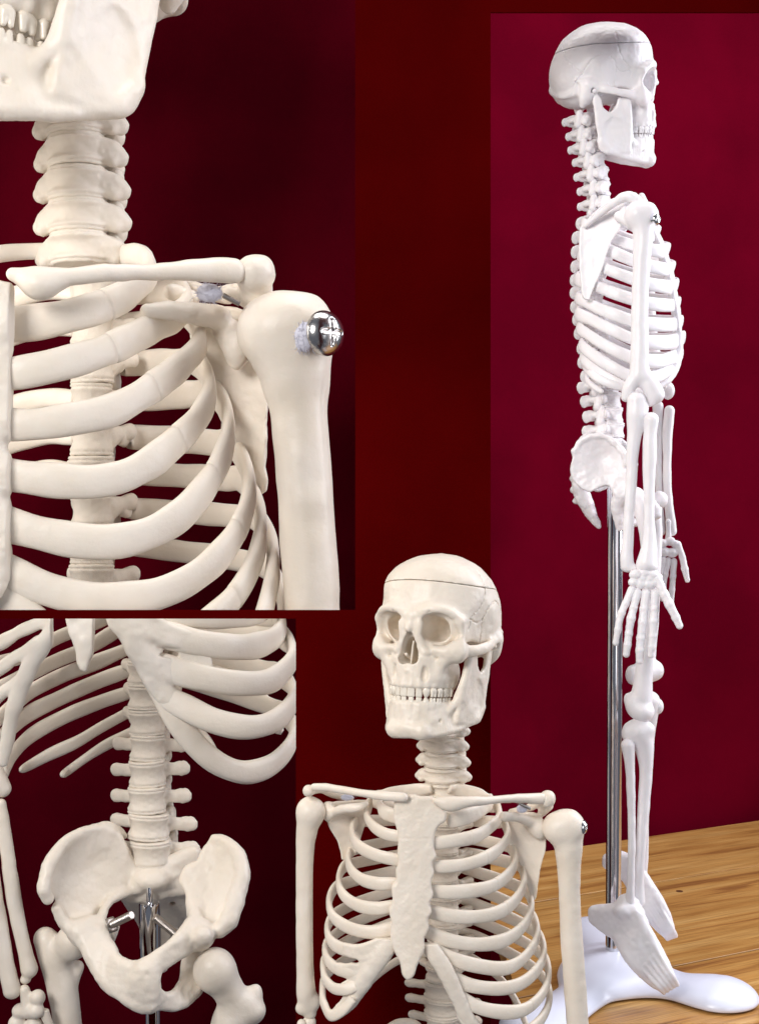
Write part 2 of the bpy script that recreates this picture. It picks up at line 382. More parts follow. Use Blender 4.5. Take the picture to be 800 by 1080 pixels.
# ------------------------------------------------------------------ vertebrae (built once each, copied)
def make_vertebra(kind, h=0.55):
    R = 10.0; v = Vox((-26, -14, -13), (26, 34, 13), h); X, Y, Z = v.grid()
    az = np.abs(Z)
    r = 9.9 - 1.35 * np.clip(1 - (az / 4.0) ** 2, 0, 1) - 0.75 * np.exp(-((az - 4.6) / 0.36) ** 2) - 0.45 * np.exp(-((az - 6.0) / 0.4) ** 2)
    if kind == 'cervical': r = r + 0.9 * np.exp(-((az - 3.8) / 1.2) ** 2)
    rho = np.sqrt(X ** 2 + (Y / 0.82) ** 2)
    v.f[:] = np.maximum((rho - r) * 0.85, az - 6.02)
    if kind == 'cervical':
        for s in (-1, 1):
            v.chain([(s * 7, 0, 1), (s * 12, 2.5, 0), (s * 14.6, 4, -2.2)], [3.8, 4.0, 3.4], 2.5)
            v.chain([(s * 10, 1, -2), (s * 13.2, 1, -4.0)], [2.8, 2.3], 1.5)
            v.chain([(s * 10, 9, 4.5), (s * 10.5, 10, -4.5)], [3.2, 3.6], 2.0)
            v.chain([(s * 10, 9, 0), (s * 4, 17, 0)], [2.8, 2.3], 2.0)
        v.chain([(0, 13, 0), (0, 21, -1.2)], [5.2, 3.3], 2.0, sc=(.6, 1, 1.0))
    elif kind == 'thoracic':
        for s in (-1, 1):
            v.chain([(s * 7, 6, 1), (s * 11, 11, 2), (s * 13.5, 14, 2.5)], [3.4, 2.7, 3.0], 2.0)
            v.chain([(s * 7, 6, 0), (s * 4, 14, 0)], [3.2, 2.4], 2.0)
        v.chain([(0, 14, 0), (0, 20, -2), (0, 24, -4)], [3.2, 3.6, 4.4], 2.0, sc=(.7, 1, 1.2))
    else:
        for s in (-1, 1):
            v.chain([(s * 7, 5, 0.5), (s * 13, 6.5, 0.3), (s * 18, 7.5, 0.4)], [3.6, 3.0, 3.5], 2.0, sc=(1, .55, 1))
            v.chain([(s * 7, 10, 5), (s * 7.5, 11, -5.5)], [3.0, 3.4], 2.0)
            v.chain([(s * 7, 8, 0), (s * 3, 16, 0)], [3.0, 2.4], 2.0)
        v.chain([(0, 14, 0), (0, 21, -1)], [3.2, 4.1], 2.0, sc=(.6, 1, 1.2))
    v.rough(0.22, 3.0, 4); v.rough(0.15, 1.3, 9)
    V, Q = v.mesh()
    return V, Q
VERT = {}
def vertebra(vw, kind, u, v, w, hw, sp, yaw, m, parent, name=None, tilt=0.0, depth=None, lean=0.0):
    """copy of a vertebra: hw body half width, sp spacing, both in picture units"""
    key = (kind, m.name)
    if key not in VERT:
        V, Q = make_vertebra(kind)
        o = part(kind + '_vertebra', V, Q, m, None, loc=(0, 0, 0)); VERT[key] = o.data
        bpy.data.objects.remove(o)
    o = link(bpy.data.objects.new(kind + '_vertebra', VERT[key])); o.parent = parent
    s = vw.s * (1 + w / F)
    k = hw / 10.0 * s; o.scale = (k, k * (depth or 1.0), sp / 12.0 * s)
    js = [nr.uniform(.95, 1.05) for _ in range(3)]; o.scale = (o.scale[0] * js[0], o.scale[1] * js[1], o.scale[2])
    o.rotation_euler = (tilt + nr.uniform(-.03, .03), lean + nr.uniform(-.03, .03), yaw + nr.uniform(-.06, .06))
    o.location = np.array(vw.at(u, v, w)) - base_of(parent)
    return o

# ------------------------------------------------------------------ skull (local: x lateral, y back, z up; chin -77, crown +77)
def both(fn):
    for s in (-1, 1): fn(s)
TEETH_U = [(3.4, 3.3), (9.6, 2.7), (14.6, 2.8), (18.2, 2.7), (20.8, 2.7), (23.0, 3.4), (24.6, 3.3)]
def arch(x_arc, a=24.5, b=27, y0=-29.5, top=True):
    return None
def tooth_pos(i, n=14, upper=True):
    """positions round the dental arch; i from -7..-1, 1..7"""
    ang = [8.5, 25, 40, 54, 68.5, 86, 106][abs(i) - 1] * math.pi / 180 * (1 if i > 0 else -1)
    a, b = (23.0, 24.5) if upper else (22.0, 23.5)
    if abs(ang) > math.pi / 2: x = math.copysign(a + 0.8, ang); y = -31.5 + b * 0.9 * (abs(ang) - math.pi / 2)
    else: x = a * math.sin(ang); y = -31.5 - b * math.cos(ang)
    nx, ny = math.sin(ang), -math.cos(ang)
    wd = [3.3, 2.7, 2.9, 2.8, 2.8, 3.8, 3.7][abs(i) - 1] if upper else [2.3, 2.5, 2.8, 2.8, 2.9, 3.9, 3.8][abs(i) - 1]
    return x, y, ang, wd

def skull_fields(h=0.75):
    v = Vox((-56, -66, -52), (56, 66, 82), h)
    v.ell((0, 4, 27), (50, 53, 50), 0)
    v.ell((0, -16, 28), (42.5, 38.5, 44), 6); v.ell((0, 22, 17), (42, 36, 32), 8)
    v.ell((0, -10, 48), (44, 40, 26), 8)
    # flatten the underside
    X, Y, Z = v.grid()
    base = (-9.0 - 0.16 * (Y + 5)) - Z
    v.f = -smin(-v.f, -base.astype(np.float32) * 1.0, 9)
    both(lambda s: v.ell((s * 58, -19, 14), (15.5, 21, 24), 8, 'sub'))           # temporal fossa
    both(lambda s: v.ell((s * 48, -42, 24), (7, 9, 12), 5, 'sub'))
    # facial block
    v.ell((0, -34, -8), (24, 20, 26), 6); v.chain([(-14, -36, -27), (14, -36, -27)], [13, 13], 6, sc=(1, 1.25, .8))
    v.ribbon([(x, y, -12) for x, y in [(-23.5, -24), (-21, -42), (-11, -53), (0, -55.5), (11, -53), (21, -42), (23.5, -24)]],
             [(x, y, -33.5) for x, y in [(-23, -22), (-20, -42), (-11, -52.5), (0, -55), (11, -52.5), (20, -42), (23, -22)]], 3.0, 3, n=50)
    v.ell((0, -45, 10), (17, 11, 18), 5)
    both(lambda s: v.chain([(s * 4, -52.5, 24), (s * 16, -53, 29), (s * 30, -48, 28), (s * 38.5, -39, 21)], [3.0, 2.9, 2.5, 2.4], 8))
    both(lambda s: v.ribbon([(s * 38, -39, 19), (s * 39, -37, 10), (s * 38, -38, 1)], [(s * 35, -28, 19), (s * 35, -26, 9), (s * 34, -28, 0)], 2.3, 6))
    both(lambda s: v.chain([(s * 37.5, -38, 0), (s * 30, -44, -5), (s * 20, -48, -4)], [4.8, 5.2, 3.5], 5))
    both(lambda s: v.chain([(s * 33, -40, -7), (s * 25, -43, -15), (s * 21, -42, -22)], [6, 5, 4], 6))
    both(lambda s: v.ell((s * 36, -37, -6), (7.2, 7, 8.5), 5))
    both(lambda s: v.ell((s * 30, -13, -12), (15, 20, 17), 5, 'sub'))              # hollow behind the cheek
    # orbits
    for s in (-1, 1):
        v.ell((s * 20.0, -51, 13.5), (14.2, 12, 12.0), 3.0, 'sub'); v.ell((s * 17.5, -38, 13), (11.8, 23, 10.8), 2.0, 'sub')
        v.ell((s * 12, -30, 9), (6, 10, 6), 3, 'sub')
        v.ell((s * 17, -57, 26.5), (1.2, 3, 1.2), 1, 'sub')
        v.ell((s * 22, -50.5, -11), (1.6, 4, 1.4), 1.5, 'sub')
        v.ell((s * 41, -37, -5), (1.0, 5, 1.0), 1, 'sub')
    both(lambda s: v.chain([(s * 8, -54, 17), (s * 7, -54, 8), (s * 8.5, -53, 0), (s * 13, -52, -6)], [3.0, 2.8, 2.8, 3.2], 3.5))
    v.chain([(0, -53, 23), (0, -54.5, 18), (0, -58.5, 12.5)], [4.2, 3.6, 2.4], 3.5)
    
    # nasal aperture (pear)
    v.chain([(0, -66, 10), (0, -63, 1.5), (0, -61, -8)], [2.6, 6.6, 8.8], 1.4, 'sub'); v.chain([(0, -54, 8), (0, -53, 0), (0, -50, -8)], [3.6, 6.6, 8.6], 1.5, 'sub'); v.chain([(0, -46, 0), (0, -42, -10)], [5.5, 9], 2, 'sub'); v.ell((0, -38, -6), (9, 16, 11), 2, 'sub')
    both(lambda s: v.ell((s * 5, -50, -12), (5, 16, 4.8), 1.5, 'sub'))
    v.ribbon([(1, -50, 2), (0, -36, 3)], [(-.6, -50.5, -20), (0, -36, -20)], 0.8, 1.2, n=10)
    both(lambda s: v.chain([(s * 6.5, -48, -9), (s * 4.8, -42, -12)], [1.5, 1.6], 1))
    v.chain([(0, -53, -24), (0, -57, -22)], [3.0, 1.4], 3)
    both(lambda s: v.ell((s * 21, -19, -24), (7, 11, 14), 6))
    # tooth roots fluting the alveolar bone
    for i in list(range(-7, 0)) + list(range(1, 8)):
        x, y, a, wd = tooth_pos(i); nx, ny = math.sin(a), -math.cos(a)
        v.chain([(x + nx * 1.1, y + ny * 1.1, -33.5), (x * .97 + nx * .6, y + ny * .3 + 0.5, -21 if abs(i) != 3 else -15)], [wd * .72, wd * .38], 1.6)
    both(lambda s: v.ell((s * 14, -53.5, -24), (2.4, 3, 6), 3, 'sub'))
    # zygomatic arch
    for s in (-1, 1):
        v.chain([(s * 38, -34, -5), (s * 44.5, -25, -4), (s * 48, -13, -1.5), (s * 48, 0, 1.5), (s * 45, 11, 4.5)], [5.2, 4.2, 3.6, 3.6, 4.2], 3, sc=(.7, 1, 1.2))
        v.chain([(s * 44, 11, 4), (s * 43, 20, 8), (s * 43, 33, 12)], [3.2, 2.6, 1.5], 4)
        v.chain([(s * 42, 19, 6), (s * 39.5, 22, -6), (s * 36.5, 24.5, -13)], [8.5, 7.0, 3.4], 5)      # mastoid
        v.ell((s * 47, 14.5, 0), (5, 2.4, 2.8), 1.5, 'sub')
        v.chain([(s * 34, 33, 0), (s * 24, 45, -3), (s * 10, 51, 1), (0, 54.5, 6)], [3, 2.2, 2.2, 3], 5)
    v.ell((0, 14, -26), (7, 9, 12), 2, 'sub')
    v.rough(0.55, 11, 3); v.rough(0.2, 3.5, 5)
    # sutures: wavy grooves on the vault
    def surf(y, z, s):
        xs = np.arange(0, 56, h); iy = int(round((y + 66) / h)); iz = int(round((z + 52) / h))
        for x in xs[::-1]:
            ix = int(round((s * x + 56) / h))
            if 0 <= ix < v.n[0] and v.f[ix, iy, iz] < 0: return s * x
        return 0
    def groove(path, s, r=0.55, jit=0.8, dp=0.15):
        Q = catmull(path, len(path) * 9); Q = Q + nr.uniform(-jit, jit, Q.shape) * 0.8
        pts = [(surf(y, z, s) + s * dp, y, z) for y, z in Q]
        v.chain(pts, r, 0.6, 'sub', n=len(pts))
    for s in (-1, 1):
        groove([(-9, 62), (-11, 46), (-17, 32), (-24, 24), (-27, 14)], s)
        groove([(-26, 22), (-14, 20), (-10, 24), (-8, 30), (-2, 35), (6, 38), (14, 34), (22, 26), (26, 18)], s, jit=.7)
        groove([(-10, 24), (-8.5, 12), (-9, 3)], s)
        groove([(26, 18), (34, 24), (42, 36), (46, 50)], s, jit=1.2)
        groove([(26, 18), (34, 8), (36, -2)], s)
    cut = (Z - (52.5 + 0.01 * (-Y) - 0.0026 * np.maximum(Y, 0) ** 2 - 0.0017 * X * X)).astype(np.float32)
    low = np.maximum(v.f, cut + 0.2); cap = np.maximum(v.f - 0.2, -cut + 0.2)
    inner = v.f + 4.5                                                 # hollow brain case opening
    return v, low, cap

def mandible_field(h=0.75):
    v = Vox((-50, -64, -84), (50, 26, 8), h)
    top = [(-38, 4, -50), (-30, -12, -49), (-24, -26, -49), (-20.5, -40, -49), (-13, -50, -49), (0, -53.5, -49)]
    bot = [(-37, 4, -57), (-35, -9, -64), (-31, -24, -68.5), (-24, -40, -71.5), (-13, -50, -73), (0, -53.5, -73)]
    T = top + [(-a[0], a[1], a[2]) for a in top[-2::-1]]; B = bot + [(-a[0], a[1], a[2]) for a in bot[-2::-1]]
    v.ribbon(T, B, [2.6, 3.2, 3.2, 3.0, 3.0, 3.0, 3.0, 3.0, 3.2, 3.2, 2.6], 0, n=80, Rb=[2.8, 3.0, 3.4, 3.6, 4, 4.2, 4, 3.6, 3.4, 3.0, 2.8])
    v.chain([(-12, -52, -70.5), (0, -55, -68.5), (12, -52, -70.5)], [4.6, 4.2, 4.6], 5)
    both(lambda s: v.ell((s * 12, -51.5, -71), (6.5, 5, 5), 6))
    for s in (-1, 1):
        A = [(s * 40, -23.5, -7), (s * 40.5, -20, -6), (s * 40.5, -16, -7.5), (s * 40.5, -11.5, -18), (s * 41, -4, -23.5), (s * 41.5, 3.5, -19), (s * 42, 8, -8), (s * 42, 13, -1)]
        Bm = [(s * 31.5, -26, -62), (s * 33.5, -20, -62), (s * 35, -14, -63), (s * 36.5, -9, -63), (s * 37.5, -4, -62.5), (s * 38.5, 0, -61), (s * 39, 3, -57), (s * 39.5, 5, -50)]
        v.ribbon(A, Bm, [2.2, 2.0, 2.2, 1.9, 1.8, 1.9, 2.3, 2.6], 3, n=54, Rb=[3, 3, 3.0, 3, 3, 3, 3.2, 3])
        v.chain([(s * 40.0, -22, -8), (s * 37, -26, -28), (s * 31.5, -27, -44), (s * 27, -32, -54)], [2.4, 2.6, 3.2, 2.6], 4)
        v.chain([(s * 39, 13.5, 0), (s * 45, 13, 0)], [3.2, 3.2], 2.5)
        v.chain([(s * 38.5, 3.5, -52), (s * 38.5, -3, -61)], [3.6, 3.6], 3)
        v.ell((s * 42, -8, -42), (2.5, 9, 12), 4, 'sub')
        v.ell((s * 24.5, -42.5, -62), (1.5, 1.5, 1.3), 1, 'sub')
    for i in list(range(-7, 0)) + list(range(1, 8)):
        x, y, a, wd = tooth_pos(i, upper=False); nx, ny = math.sin(a), -math.cos(a)
        v.chain([(x + nx * 0.7, y + ny * 0.7, -50), (x + nx * 1.2, y + ny * 1.2, -60)], [wd * .75, wd * .35], 1.8)
    v.chain([(-18, -46, -62), (0, -52.5, -62.5), (18, -46, -62)], [1.5, 1.5, 1.5], 5)
    v.rough(0.5, 8, 13); v.rough(0.22, 3, 15)
    return v

def tooth_mesh(kind, upper):
    """local: x along the arch, y outwards(-), z crown direction"""
    v = Vox((-6, -6, -8), (6, 6, 8), 0.45)
    if kind == 'incisor': v.ribbon([(-1.5, 0, -3.6), (1.5, 0, -3.6)], [(-.8, .2, 3), (.8, .2, 3)], 1.5, 0, n=6, Rb=2.0); v.chain([(0, .2, 3), (0, .4, 6)], [2, 1.6], 1.5, n=3)
    elif kind == 'canine': v.chain([(0, 0, -4.4), (0, -.2, -1), (0, .2, 6)], [1.1, 2.6, 1.9], 0, n=10)
    else:
        for a in (-1, 1):
            for b in (-1, 1): v.chain([(a * 1.5, b * 1.3, -3.6), (a * 1.3, b * 1.2, 1)], [1.2, 1.8], 1.0, n=4)
        v.chain([(0, 0, 1), (0, 0, 6)], [2.4, 2.0], 1.5, n=4)
    v.rough(.12, 1.6, 3)
    V, Q = v.mesh(); sc = {'incisor': 3.0, 'canine': 2.6, 'molar': 3.2}[kind]
    V[:, 0] /= sc; V[:, 1] *= 0.9
    if not upper: V[:, 2] *= -1; Q = Q[:, ::-1]
    return V, Q
SK = {}
def place_skull(vw, c, scale, yaw, m, mt, parent, jaw=0.0, pitch=0.0, roll=0.0):
    from mathutils import Matrix, Vector
    if not SK:
        v, low, cap = skull_fields(); SK['skull'] = v.mesh(low); SK['skull_cap'] = v.mesh(cap); SK['mandible'] = mandible_field().mesh()
        for kd in ('incisor', 'canine', 'molar'):
            for up in (True, False): SK[(kd, up)] = tooth_mesh(kd, up)
        print('skull', time.time() - T0)
    M = Matrix.Rotation(yaw, 3, 'Z') @ Matrix.Rotation(pitch, 3, 'X') @ Matrix.Rotation(roll, 3, 'Y'); Mn = np.array(M)
    s = vw.s * scale * (1 + c[2] / F); o3 = np.array(vw.at(*c))
    def tf(V): return o3 + (np.asarray(V) @ Mn.T) * s
    obs = {}
    for nm in ('skull', 'skull_cap', 'mandible'):
        V, Q = SK[nm]; V = V.copy()
        if nm == 'mandible': V[:, 2] -= jaw
        obs[nm] = part(nm, tf(V), Q, m, parent)
    for up in (True, False):
        for i in list(range(-7, 0)) + list(range(1, 8)):
            x, y, a, wd = tooth_pos(i, upper=up); kd = 'incisor' if abs(i) < 3 else 'canine' if abs(i) == 3 else 'molar'
            if not up and abs(i) == 1: pass
            V, Q = SK[(kd, up)]; V = V.copy(); V[:, 0] *= wd * 1.04; V[:, 1] *= (1.0 if kd != 'molar' else 1.1)
            V[:, 2] *= (0.95 if up else 1.05)
            ca, sa = math.cos(a), math.sin(a)
            q = np.stack([V[:, 0] * ca - V[:, 1] * sa + x, V[:, 0] * sa + V[:, 1] * ca + y, V[:, 2] + (-38.6 if up else -48.2 - jaw)], 1)
            part('tooth', tf(q), Q, mt, obs['skull' if up else 'mandible'])
    return tf

def trim(r, v_limit, keep_above=True):
    """cut a display model off cleanly at the sloping divider shelf that runs back from the board"""
    from mathutils import Vector
    import bmesh
    k = (v_limit - 540) / F; n = Vector((0, -k, -1)).normalized()      # plane through the divider
    co = Vector((0, 0, -k * 1.0)) + Vector((0, 0, 0)); co = Vector((0, CAMY + 1.0, -k))
    bpy.context.view_layer.update()
    def walk(o):
        for c in list(o.children): walk(c)
        if o.type != 'MESH': return
        M = o.matrix_world; W = [M @ v.co for v in o.data.vertices]; s = [(w - co).dot(n) for w in W]
        below = max(s) > 0; above = min(s) < 0
        bad, good = (below, above) if keep_above else (above, below)
        if not bad: return
        if not good:
            if not o.children: bpy.data.objects.remove(o)
            return
        if o.data.users > 1: o.data = o.data.copy()
        bm = bmesh.new(); bm.from_mesh(o.data); Mi = M.inverted(); pc = Mi @ co; pn = (M.to_3x3().transposed() @ n).normalized()
        g = bmesh.ops.bisect_plane(bm, geom=bm.verts[:] + bm.edges[:] + bm.faces[:], plane_co=pc, plane_no=pn, clear_outer=keep_above, clear_inner=not keep_above)
        es = [e for e in g['geom_cut'] if isinstance(e, bmesh.types.BMEdge)]
        try: bmesh.ops.holes_fill(bm, edges=es, sides=0)
        except Exception: pass
        bm.to_mesh(o.data); bm.free()
    walk(r)

# ------------------------------------------------------------------ small hardware
def frame(ax):
    ax = np.array(ax, float); ax /= np.linalg.norm(ax); t = np.array((0, 0, 1.0)) if abs(ax[2]) < .9 else np.array((1.0, 0, 0))
    x = np.cross(t, ax); x /= np.linalg.norm(x); return x, np.cross(ax, x), ax
def lathe(name, o, ax, prof, m, parent, n=32, label=None, smooth=True):
    x, y, z = frame(ax); o = np.array(o, float); V = []
    for r, h in prof:
        for q in range(n):
            a = 2 * math.pi * q / n; V.append(o + z * h + (x * math.cos(a) + y * math.sin(a)) * r)
    Fc = [(i * n + q, i * n + (q + 1) % n, (i + 1) * n + (q + 1) % n, (i + 1) * n + q) for i in range(len(prof) - 1) for q in range(n)]
    Fc += [tuple(range(n))[::-1], tuple(range((len(prof) - 1) * n, len(prof) * n))]
    ob = part(name, V, Fc, m, parent, label)
    if smooth:
        ob.data.set_sharp_from_angle(angle=math.radians(40))
    return ob
def cross_screw(vw, c, r, ax, parent, label=None):
    """pan-head cross-recess screw with a bit of shank, built as a field"""
    v = Vox((-14, -14, -16), (14, 14, 14), 0.5); X, Y, Z = v.grid(); rho = np.sqrt(X * X + Y * Y)
    v.ell((0, 0, -2.5), (10, 10, 7.2), 0); v.f = np.maximum(v.f, -(Z + 2.5)); v.chain([(0, 0, -14), (0, 0, -2)], [3.2, 3.2], .5)
    for a, b in ((1, 0), (0, 1)):
        v.segs([(-5.2 * a, -5.2 * b, 6)], [(5.2 * a, 5.2 * b, 6)], [1.35], [1.35], .4, 'sub', sc=(1, 1, 2.8))
    V, Q = v.mesh(); x, y, z = frame(ax); B = np.stack([x, y, z]); s = vw.s * (1 + c[2] / F) * r / 10
    return part('screw', np.array(vw.at(*c)) + (V @ B) * s, Q, SCREW, parent, label)
def tuft(vw, c, r, parent, n=160, squash=(1, 1, 1), label=None):
    """pad of pale felt fibres"""
    c = np.array(vw.adj(c)); V = []; Fc = []
    def strand(p, q, t, b):
        d = q - p; d /= np.linalg.norm(d); x = np.cross(d, (0.3, .9, .2)); x /= np.linalg.norm(x); y = np.cross(d, x); mid = (p + q) / 2 + b; k = len(V)
        for pt, tt in ((p, t), (mid, t), (q, t * .4)):
            for a in range(3): V.append(pt + (x * math.cos(a * 2.094) + y * math.sin(a * 2.094)) * tt)
        for i in (0, 3):
            for a in range(3): Fc.append((k + i + a, k + i + (a + 1) % 3, k + i + 3 + (a + 1) % 3, k + i + 3 + a))
    for _ in range(n):
        d = nr.normal(size=3); d /= np.linalg.norm(d); p = c + d * r * nr.uniform(.2, .72) * squash; q = p + (nr.normal(size=3) * .35 + d * .3) * r * .5 * squash
        strand(p, q, r * .016, nr.normal(size=3) * r * .09)
    k = len(V); g = 14
    for i in range(g + 1):
        for j in range(g):
            a, b = math.pi * i / g, 2 * math.pi * j / g; rr = r * .74 * (1 + .07 * math.sin(5 * a + 3 * b) * math.sin(a))
            V.append(c + np.array((math.sin(a) * math.cos(b), math.cos(a), math.sin(a) * math.sin(b))) * rr * squash)
    for i in range(g):
        for j in range(g): Fc.append((k + i * g + j, k + i * g + (j + 1) % g, k + (i + 1) * g + (j + 1) % g, k + (i + 1) * g + j))
    return part('felt_pad', vw.wld(np.array(V)), Fc, WOOL, parent, label)

#@@SETTING
# ------------------------------------------------------------------ the setting
DM = 1.425                                         # distance of the board with the openings
def bw(u, v): k = DM / F; return ((u - 400) * k, (540 - v) * k)
def board():
    xs = [-1.6, bw(-560, 0)[0], bw(312, 0)[0], bw(374.5, 0)[0], bw(517, 0)[0], bw(1350, 0)[0], 1.7]
    zs = [1.4, bw(0, -460)[1], bw(0, 13)[1], bw(0, 643.5)[1], bw(0, 652.5)[1], bw(0, 1140)[1], -0.9]
    def hole(i, j):
        u = (xs[i] + xs[i + 1]) / 2; z = (zs[j] + zs[j + 1]) / 2
        A = bw(374.5, 643.5); B = bw(312, 652.5); D = bw(517, 13)
        if xs[1] < u < A[0] and A[1] < z < zs[1]: return True
        if xs[1] < u < B[0] and zs[5] < z < B[1]: return True
        return D[0] < u < xs[5] and zs[5] < z < D[1]
    V, Fc, idx = [], [], {}; y0 = CAMY + DM; t = 0.003
    def vi(i, j, b):
        if (i, j, b) not in idx: idx[(i, j, b)] = len(V); V.append((xs[i], y0 + b * t, zs[j]))
        return idx[(i, j, b)]
    nx, nz = len(xs) - 1, len(zs) - 1
    solid = {(i, j): not hole(i, j) for i in range(nx) for j in range(nz)}
    for (i, j), s in solid.items():
        if not s: continue
        Fc.append((vi(i, j, 0), vi(i, j + 1, 0), vi(i + 1, j + 1, 0), vi(i + 1, j, 0)))
        Fc.append((vi(i, j, 1), vi(i + 1, j, 1), vi(i + 1, j + 1, 1), vi(i, j + 1, 1)))
        for (di, dj), (a, b) in {(-1, 0): ((i, j), (i, j + 1)), (1, 0): ((i + 1, j + 1), (i + 1, j)), (0, -1): ((i + 1, j), (i, j)), (0, 1): ((i, j + 1), (i + 1, j + 1))}.items():
            if not solid.get((i + di, j + dj), False): Fc.append((vi(*a, 0), vi(*a, 1), vi(*b, 1), vi(*b, 0)))
    o = part('backdrop_board', V, Fc, VEL_BOARD, smooth=False); o['kind'] = 'structure'
board()
def divider():
    k = (648 - 540) / F; y0, y1 = CAMY + DM + 0.0035, 0.84; V = []
    for x in (-1.2, bw(374.5, 0)[0] + .01):
        for y in (y0, y1):
            for t in (-.0028, .0028): V.append((x, y, -k * (y - CAMY) + t))
    o = part('backdrop_divider', V, [(0, 1, 3, 2), (4, 6, 7, 5), (0, 4, 5, 1), (2, 3, 7, 6), (0, 2, 6, 4), (1, 5, 7, 3)], VEL_BOARD, smooth=False); o['kind'] = 'structure'
def curtain(name, x0, y0, x1, y1, m, seed, z0=-1.1, z1=1.5, amp=0.02):
    nx, nz = 90, 60; V = []; R = np.random.RandomState(seed); ph = R.uniform(0, 6.28, 8)
    dx, dy = x1 - x0, y1 - y0; L = math.hypot(dx, dy); px, py = -dy / L, dx / L
    for j in range(nz + 1):
        z = z0 + (z1 - z0) * j / nz
        for i in range(nx + 1):
            s = L * i / nx
            d = amp * (math.sin(s * 11 + ph[0] + 1.3 * math.sin(z * 2.5 + ph[1])) * .6 + math.sin(s * 23 + z * 3 + ph[2]) * .25 + math.sin(z * 9 + s * 5 + ph[3]) * .3 + math.sin(z * 21 - s * 13 + ph[4]) * .12)
            V.append((x0 + dx * i / nx + px * d, y0 + dy * i / nx + py * d, z))
    Fc = [(j * (nx + 1) + i, j * (nx + 1) + i + 1, (j + 1) * (nx + 1) + i + 1, (j + 1) * (nx + 1) + i) for j in range(nz) for i in range(nx)]
    o = part(name, V, Fc, m); o['kind'] = 'structure'
    sd = o.modifiers.new('thick', 'SOLIDIFY'); sd.thickness = 0.002
HT = -0.554                                        # table top height below the lens
eL = np.array((0.177, 0.72)); eR = np.array((0.682, 0.986)); ed = (eR - eL) / np.linalg.norm(eR - eL); en = np.array((ed[1], -ed[0]))
p0 = eL - ed * 0.12 - en * 0.03; p1 = eL + ed * 1.7 - en * 0.03
curtain('backdrop_crimson_curtain', p0[0], p0[1], p1[0], p1[1], VEL_RIGHT, 3)
curtain('backdrop_dimmed_curtain', -1.5, 0.86, 0.09, 0.86, VEL_LEFT, 8)  # darker cloth colour stands in for the dimmer light here

def table():
    r = root('wooden_table', 'varnished pine board table under the white tripod foot of the side view skeleton', 'table', (0.5, 0.3, HT - 0.03))
    # boards run parallel to the rear edge; seams found from the picture
    def ground(u, v): d = F * (-HT) / (v - 540); return np.array(((u - 400) / F * d, d + CAMY))
    s1 = ground(613, 943.5); off = float((s1 - eL).dot(en))
    widths = [off, 0.30, 0.30, 0.30]; a = 0.0
    yb = CAMY + DM + 0.012; xl = eL[0] - 0.02
    for i, wd in enumerate(widths):
        lo, hi = a + 0.0017, a + wd - 0.0017; a += wd
        # rectangle in (along, across), clipped by x>=xl and y>=yb
        def pt(al, ac): return eL + ed * al + en * ac
        poly = [pt(-1.5, lo), pt(1.5, lo), pt(1.5, hi), pt(-1.5, hi)]
        for nrm, c in ((np.array((1.0, 0)), xl), (np.array((0, 1.0)), yb)):
            out = []
            for q in range(len(poly)):
                A, B = poly[q], poly[(q + 1) % len(poly)]; da, db = A.dot(nrm) - c, B.dot(nrm) - c
                if da >= 0: out.append(A)
                if (da >= 0) != (db >= 0): out.append(A + (B - A) * da / (da - db))
            poly = out
            if len(poly) < 3: break
        if len(poly) < 3: continue
        n = len(poly); V = [(*p, HT) for p in poly] + [(*p, HT - 0.028) for p in poly]
        # local frame with x along the grain
        ang = math.atan2(ed[1], ed[0]); V = np.array(V); o3 = np.array((0.5 + 0.37 * i, 0.3, HT - 0.014))
        ca, sa = math.cos(-ang), math.sin(-ang); L = V - o3; L = np.stack([L[:, 0] * ca - L[:, 1] * sa, L[:, 0] * sa + L[:, 1] * ca, L[:, 2]], 1)
        area_ = sum(poly[q][0] * poly[(q + 1) % n][1] - poly[(q + 1) % n][0] * poly[q][1] for q in range(n))
        top = tuple(range(n)); bot = tuple(range(n, 2 * n))[::-1]
        sides = [(q, q + n, (q + 1) % n + n, (q + 1) % n) for q in range(n)]
        Fc = [top, bot] + sides
        if area_ < 0: Fc = [x[::-1] for x in Fc]
        o = part('table_board', L + o3, Fc, WOOD, r, smooth=False, loc=o3); o.rotation_euler = (0, 0, ang)
        bv = o.modifiers.new('bev', 'BEVEL'); bv.width = 0.0004; bv.segments = 1
    kp = ground(716, 940)
    lathe('wood_knot', (kp[0], kp[1], HT - 0.001), (0, 0, 1), [(0.0055, 0), (0.005, 0.0013), (0.002, 0.0015)], KNOT, r)
    # frame rail and legs under the top
    def box(name, c, sz):
        x, y, z = c; a, b, d = sz; V = [(x + i * a, y + j * b, z + k * d) for i in (-1, 1) for j in (-1, 1) for k in (-1, 1)]
        part(name, V, [(0, 1, 3, 2), (4, 6, 7, 5), (0, 4, 5, 1), (2, 3, 7, 6), (0, 2, 6, 4), (1, 5, 7, 3)], WOOD, r, smooth=False)
    box('leg', (0.23, 0.10, HT - 0.40), (.03, .03, .37)); box('leg', (1.2, 0.12, HT - 0.40), (.03, .03, .37)); box('leg', (0.26, 0.62, HT - 0.40), (.03, .03, .37)); box('leg', (1.2, 1.1, HT - 0.40), (.03, .03, .37))
table()
print('setting', time.time() - T0)
